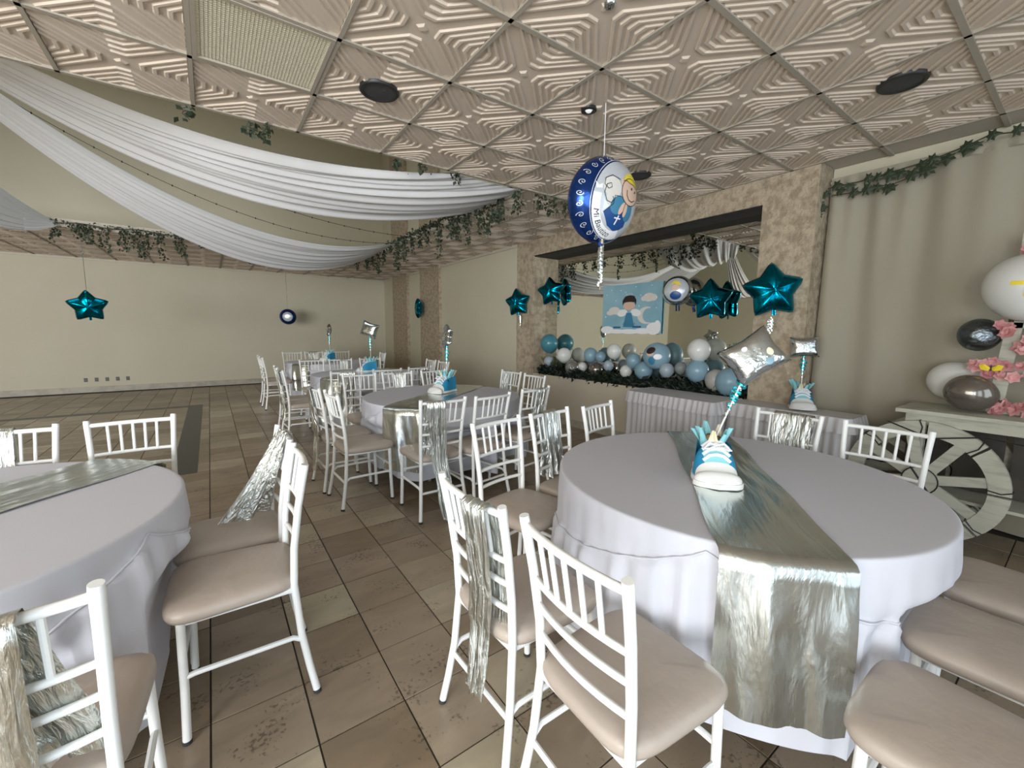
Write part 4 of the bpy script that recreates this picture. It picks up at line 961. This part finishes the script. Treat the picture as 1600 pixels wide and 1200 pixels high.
for k, x in enumerate([-.02, .33, .42, 1.37, 1.62, 1.95, 2.95, 3.12, 3.32]):
    ivy_strand((x, EDGE + .02, H - .01), .13 if x < 2.5 else .26, .05 if x < 2.5 else .10, 'short ivy sprig hanging from the edge of the patterned low ceiling', 'ivy sprigs on the low ceiling edge', 300 + k, (1, 0, 0))
for nm, a, b_, lb in (('ivy_garland', (IX - .09, EDGE + .10), (IX - .09, IY - .14), 'ivy vine running along the ceiling edge beside the mirror wall'), ('ivy_garland', (IX - .14, IY - .09), (-4.2, IY - .09), 'ivy vine running along the ceiling edge before the back wall')):
    o = empty(nm, (a[0], a[1], H + .03), 0, lb, 'ivy'); d = Vector((b_[0] - a[0], b_[1] - a[1], 0)); n = 60; pts = [d * (k / n) + Vector((0, 0, .018 * math.sin(k * 1.1))) for k in range(n + 1)]
    MB().tube(pts, .008, 5).build('stem', M_stem, o); b = MB(); r2 = random.Random(5)
    for k in range(900):
        c = d * r2.random() + Vector((r2.gauss(0, .02), r2.gauss(0, .02), r2.gauss(0, .022))); e = Vector((r2.uniform(-1, 1), r2.uniform(-1, 1), r2.uniform(-1, .6))).normalized(); sd = e.cross(Vector((r2.random() - .5, r2.random() - .5, r2.random() - .5))).normalized(); s = r2.uniform(.025, .045)
        b.add([c, c + e * s * .4 + sd * s * .45, c + e * s, c + e * s * .4 - sd * s * .45], [(0, 1, 2), (0, 2, 3)])
    q_ = b.build('ivy_leaves', M_ivy, o, smooth=False); q_['kind'] = 'stuff'

# ------------------------------------------------------------------ curtain with ivy
def curtain():
    y0, y1, zt = 1.535, -1.6, 2.73
    def fn(u, v):
        y = lerp(y0, y1, u ** 1.05); z = lerp(zt, .01, v)
        k = u * 34 + .8 * math.sin(u * 9)
        a = lerp(.022, .050, min(1, v * 1.6)); gather = math.exp(-((u - .03) / .06) ** 2)
        x = 4.585 - a * (math.sin(k * 1.35) * .6 + .4 * math.sin(k * .62 + 1)) - .02 * math.sin(k * 2.9) * max(0, .5 - v) * 1.4 - .03 * gather * v
        return (x - .02, y + .012 * math.sin(k) * v, z)
    b = MB(); b.grid(fn, 220, 40); return b
cur = empty('curtain', (0, 0, 0), 0, 'tall beige curtain hung on a rod beside the sandstone pillar', 'curtain'); curtain().build('curtain_panel', M_curt, cur, 'all')
MB().tube([(4.56, 1.54, 2.735), (4.56, -1.6, 2.735)], .012, 10).build('rod', M_mould, cur)
b = MB(); b.grid(lambda u, v: (4.545 - .012 * math.sin(u * 190) * v - .004, lerp(1.53, -1.6, u), lerp(2.765, 2.70, v)), 260, 4); b.build('heading', M_curt, cur, 'all')
LEAF = [(0, 0), (.18, .16), (.50, .12), (.34, .34), (.52, .58), (.24, .60), (0, 1.0), (-.24, .60), (-.52, .58), (-.34, .34), (-.50, .12), (-.18, .16)]
lb_ = MB(); lb_.add([(x, y, .10 * (abs(x) - .2) - .05 * y) for x, y in LEAF] + [(0, .45, .06)], [(i, (i + 1) % 12, 12) for i in range(12)]); leaf_me = lb_.mesh('leaf', M_ivy)
def leaf_garland(pts, label, size, n, seed):
    rnd = random.Random(seed); o = empty('ivy_garland', pts[0], 0, label, 'ivy', 'leaf garlands on the curtain rod'); P0 = Vector(pts[0]); loc = [Vector(p) - P0 for p in pts]
    MB().tube(loc, .005, 5).build('stem', M_stem, o)
    for k in range(n):
        t = (k + .4) / n * (len(loc) - 1); i = min(int(t), len(loc) - 2); p = loc[i].lerp(loc[i + 1], t - i)
        q_ = link('leaf', leaf_me, o); q_.location = p + Vector((-.012 - .012 * rnd.random(), 0, rnd.uniform(-.015, .01))); s = size * rnd.uniform(.85, 1.2); q_.scale = (s, s, s)
        dn = Vector((-.15, -1, rnd.uniform(-.35, .25))) if rnd.random() < .7 else Vector((-.2, rnd.uniform(-.5, .5), -1)); yv = dn.normalized(); zv = Vector((-1, rnd.uniform(-.3, .3), rnd.uniform(-.1, .4))); xv = yv.cross(zv).normalized(); zv = xv.cross(yv)
        q_.rotation_euler = Matrix((xv, yv, zv)).transposed().to_euler()
leaf_garland([(4.50, 1.54, 2.68), (4.50, 1.3, 2.68), (4.50, 1.1, 2.70), (4.50, .9, 2.72), (4.50, .72, 2.76), (4.50, .60, 2.80)], 'upper string of dark ivy leaves over the curtain top', .085, 16, 1)
leaf_garland([(4.48, 1.50, 2.61), (4.48, 1.3, 2.59), (4.48, 1.15, 2.585), (4.48, 1.0, 2.62), (4.48, .84, 2.69)], 'lower string of dark ivy leaves sagging over the curtain top', .09, 9, 2)
leaf_garland([(4.50, .56, 2.79), (4.50, .30, 2.74), (4.50, .0, 2.70), (4.50, -.3, 2.74)], 'sparse string of ivy leaves on the curtain top by the cart', .08, 6, 3)
leaf_garland([(4.46, 1.555, 2.66), (4.44, 1.56, 2.55), (4.45, 1.56, 2.45)], 'short ivy end hanging down beside the sandstone pillar', .07, 6, 4)

# ------------------------------------------------------------------ candy cart
ct = empty('wooden_cart', (4.0, .3, 0), 0, 'whitewashed wooden display cart with big spoked wheels', 'cart')
TY1, TY0_ = .50, -1.2
for k, (xa, xb2) in enumerate(((-.06, .13), (.133, .28), (.283, .42))): MB().box(xa, xb2, TY0_, TY1, .875, .90).build('top_plank', M_plank, ct, smooth=False)
MB().box(-.02, .0, TY0_ + .05, TY1 - .05, .80, .875).box(.36, .38, TY0_ + .05, TY1 - .05, .80, .875).box(0.0, .36, TY1 - .07, TY1 - .05, .80, .875).build('apron', M_plank, ct, smooth=False)
for y in (TY1 - .12, TY0_ + .1):
    for x in (.05, .33): MB().box(x - .03, x + .03, y - .03, y + .03, .0, .80).build('leg', M_plank, ct, smooth=False)
MB().box(.02, .36, TY0_ + .06, TY1 - .08, .30, .32).build('lower_shelf', M_plank, ct, smooth=False)
for k in range(6):
    y = lerp(TY1 - .12, TY0_ + .1, k / 5.6); MB().box(.30, .315, y - .12, y + .11, .33, .80).build('gap_shade_board', M_gapshade, ct, smooth=False)  # dark boards added so the wheel gaps read as shaded
def wheel(x, y, r):
    whl = bpy.data.objects.new('wheel', None); C.objects.link(whl); whl.parent = ct; whl.location = (x, y, r)
    n = 8
    for k in range(n):
        a0 = 2 * PI * k / n + .02; a1 = 2 * PI * (k + 1) / n - .02; pts = [(r * math.cos(lerp(a0, a1, j / 6)), r * math.sin(lerp(a0, a1, j / 6))) for j in range(7)] + [(r * .76 * math.cos(lerp(a1, a0, j / 6)), r * .76 * math.sin(lerp(a1, a0, j / 6))) for j in range(7)]
        b = MB().prism(pts, -.02, .02); b.v = [(z, px_, py_) for px_, py_, z in b.v]; b.build('rim_segment', M_plank, whl, smooth=False)
        a = 2 * PI * k / n - .22; ca_, sa_ = math.cos(a), math.sin(a); wv = .032
        pts = [(r * .15 * ca_ - wv * sa_, r * .15 * sa_ + wv * ca_), (r * .15 * ca_ + wv * sa_, r * .15 * sa_ - wv * ca_), (r * .78 * ca_ + wv * sa_, r * .78 * sa_ - wv * ca_), (r * .78 * ca_ - wv * sa_, r * .78 * sa_ + wv * ca_)]
        b = MB().prism(pts, -.013, .013); b.v = [(z, px_, py_) for px_, py_, z in b.v]; b.build('spoke', M_plank, whl, smooth=False)
        am = (a0 + a1) / 2 + .3; b = MB(); b.tube([(-.024, r * .74 * math.cos(am), r * .74 * math.sin(am)), (-.026, r * .9 * math.cos(am + .04), r * .9 * math.sin(am + .04)), (-.022, r * 1.008 * math.cos(am), r * 1.008 * math.sin(am)), (.024, r * 1.008 * math.cos(am), r * 1.008 * math.sin(am)), (.024, r * .74 * math.cos(am), r * .74 * math.sin(am)), (-.024, r * .74 * math.cos(am), r * .74 * math.sin(am))], .004, 5); b.build('light_wire', M_wire, whl)
    b = MB(); b.lathe([(.0001, -.032), (.22 * r, -.032), (.22 * r, .032), (.0001, .032)], 28); b.v = [(z, px_, py_) for px_, py_, z in b.v]; b.build('hub', M_plank, whl)
    b = MB(); b.tube([(-.034, .225 * r * math.cos(t * PI / 12), .225 * r * math.sin(t * PI / 12)) for t in range(25)], .004, 5); b.build('hub_wire', M_wire, whl)
wheel(-.035, .33, .415); wheel(-.035, -1.05, .415); wheel(.41, .33, .415)
MB().tube([(-.03, .33, .415), (.40, .33, .415)], .016, 10).build('axle', M_plank, ct)
MB().tube([(-.075, .53, .80), (-.075, .3, .72), (-.075, .05, .78), (-.075, -.3, .74), (-.075, -.8, .80)], .005, 5).build('light_wire', M_wire, ct)
MB().tube([(-.07, .42, .56), (-.07, .34, .44), (-.07, .25, .30), (-.07, .10, .20)], .006, 5).build('light_wire', M_wire, ct)
# white letter frame on the cart
fr = empty('wooden_frame_stand', (4.25, .30, .902), 0, 'whitewashed wooden letter stand trimmed with pink flowers on the cart', 'stand')
def board(p, q_, wd, th, nm='frame_board'):
    p = Vector(p); q_ = Vector(q_); d = (q_ - p).normalized(); sx = Vector((1, 0, 0)); sd = d.cross(sx).normalized()
    vs = [c + sx * a + sd * e for c in (p, q_) for a, e in ((-th, -wd), (th, -wd), (th, wd), (-th, wd))]
    MB().add(vs, [(3, 2, 1, 0), (4, 5, 6, 7), (0, 1, 5, 4), (1, 2, 6, 5), (2, 3, 7, 6), (3, 0, 4, 7)]).build(nm, M_plank, fr, smooth=False)
board((0, .07, 0), (0, .035, .60), .035, .02); board((0, -.42, 0), (0, -.38, .60), .035, .02); board((0, .075, .02), (0, -.42, .02), .02, .02); board((0, .04, .585), (0, -.40, .585), .022, .02); board((0, .05, .28), (0, -.40, .28), .025, .018); board((0, .06, 1.08), (0, -.40, 1.08), .085, .018)
MB().tube([(.0, .055, .58), (.0, .06, 1.0)], .012, 8).build('post', M_stem, fr)
def flowers(cx, cy, cz, sx, sy, sz, n, label, seed):
    rnd = random.Random(seed); o = empty('flower_cluster', (cx, cy, cz), 0, label, 'flowers', 'pink blossom clusters on the letter stand')
    for k in range(n):
        c = Vector((rnd.uniform(-sx, sx * .4), rnd.uniform(-sy, sy), rnd.uniform(-sz, sz))); b = MB(); ax = Vector((-1, rnd.uniform(-.7, .7), rnd.uniform(-.5, .7))).normalized(); e1 = ax.orthogonal().normalized(); e2 = ax.cross(e1); s = rnd.uniform(.032, .052)
        for j in range(6):
            for lay, (ou, up_) in enumerate(((1, .25), (.6, .5))):
                a = (j + .5 * lay) / 6 * 2 * PI; d = e1 * math.cos(a) + e2 * math.sin(a); sd = ax.cross(d); b.add([c, c + d * s * .6 * ou + sd * s * .38 * ou + ax * s * up_ * .6, c + d * s * ou + ax * s * up_, c + d * s * .6 * ou - sd * s * .38 * ou + ax * s * up_ * .6], [(0, 1, 2, 3)])
        b.build('blossom', M_pink, o, smooth=False)
flowers(4.20, .33, 1.20, .04, .16, .05, 16, 'pink blossoms below the yellow butterfly on the letter stand', 1); flowers(4.20, .27, .945, .04, .10, .04, 9, 'pink blossoms at the foot of the letter stand', 2); flowers(4.20, .24, 1.36, .04, .06, .08, 8, 'pink blossoms high on the post of the letter stand', 3); flowers(4.21, .38, 1.46, .03, .03, .05, 5, 'pink blossoms beside the dark silver ball balloon', 4); flowers(4.21, .29, 1.93, .03, .05, .05, 6, 'pink blossoms at the top of the letter stand above the white balloon', 5)
o = empty('butterfly_card', (4.14, .40, 1.205), 0, 'bright yellow paper butterfly on the pink blossoms', 'decoration')
for sg in (1, -1): MB().add([(0, 0, 0), (-.02, sg * .03, .025), (-.012, sg * .055, .018), (-.006, sg * .045, -.012), (0, sg * .012, -.02)], [(0, 1, 2, 3, 4)]).build('wing', M_yel, o, smooth=False)
MB().tube([(-.002, 0, .02), (-.002, 0, -.02)], .004, 6).build('body', M_pbk, o)
wb = latex('white', 4.12, .31, 1.72, .185, 'big white balloon with a yellow cross on top of the letter stand', 'latex balloons on the cart', (0, -.25, -1))
WBI = wb.rotation_euler.to_matrix().inverted(); cb = MB()
for (y0, y1, z0, z1) in ((-.09, .09, -.34, .34), (-.40, .40, .04, .16)):
    def fc(u, v):
        d = WBI @ Vector((-1, lerp(y0, y1, u) - .15, lerp(z0, z1, v) - .05)).normalized(); return tuple(Vector((d.x, d.y, d.z * (1.06 if d.z > 0 else 1.06 + .1 * abs(d.z) ** 3))) * .1865)
    cb.grid(fc, 8, 10)
cb.build('yellow_cross', M_yel, wb, 'all')
latex('white', 4.35, .585, 1.085, .14, 'white balloon behind the grey one on the cart top', 'latex balloons on the cart', (.2, -1, -.3)); latex('chrome', 4.11, .475, 1.035, .12, 'shiny grey balloon lying on the cart top', 'latex balloons on the cart', (.2, -1, -.3))
M_dks = mat('dark_silver_foil', (0.16, 0.18, 0.19), 0.33, 1.0, bump=(14, 0.6, 0.03))
fbb = foil_round('foil_balloon', M_dks, .11, .09, 'dark silver ball balloon beside the letter stand on the cart', None, (4.25, .485, 1.42), (-.9, -.3, .1), 0)
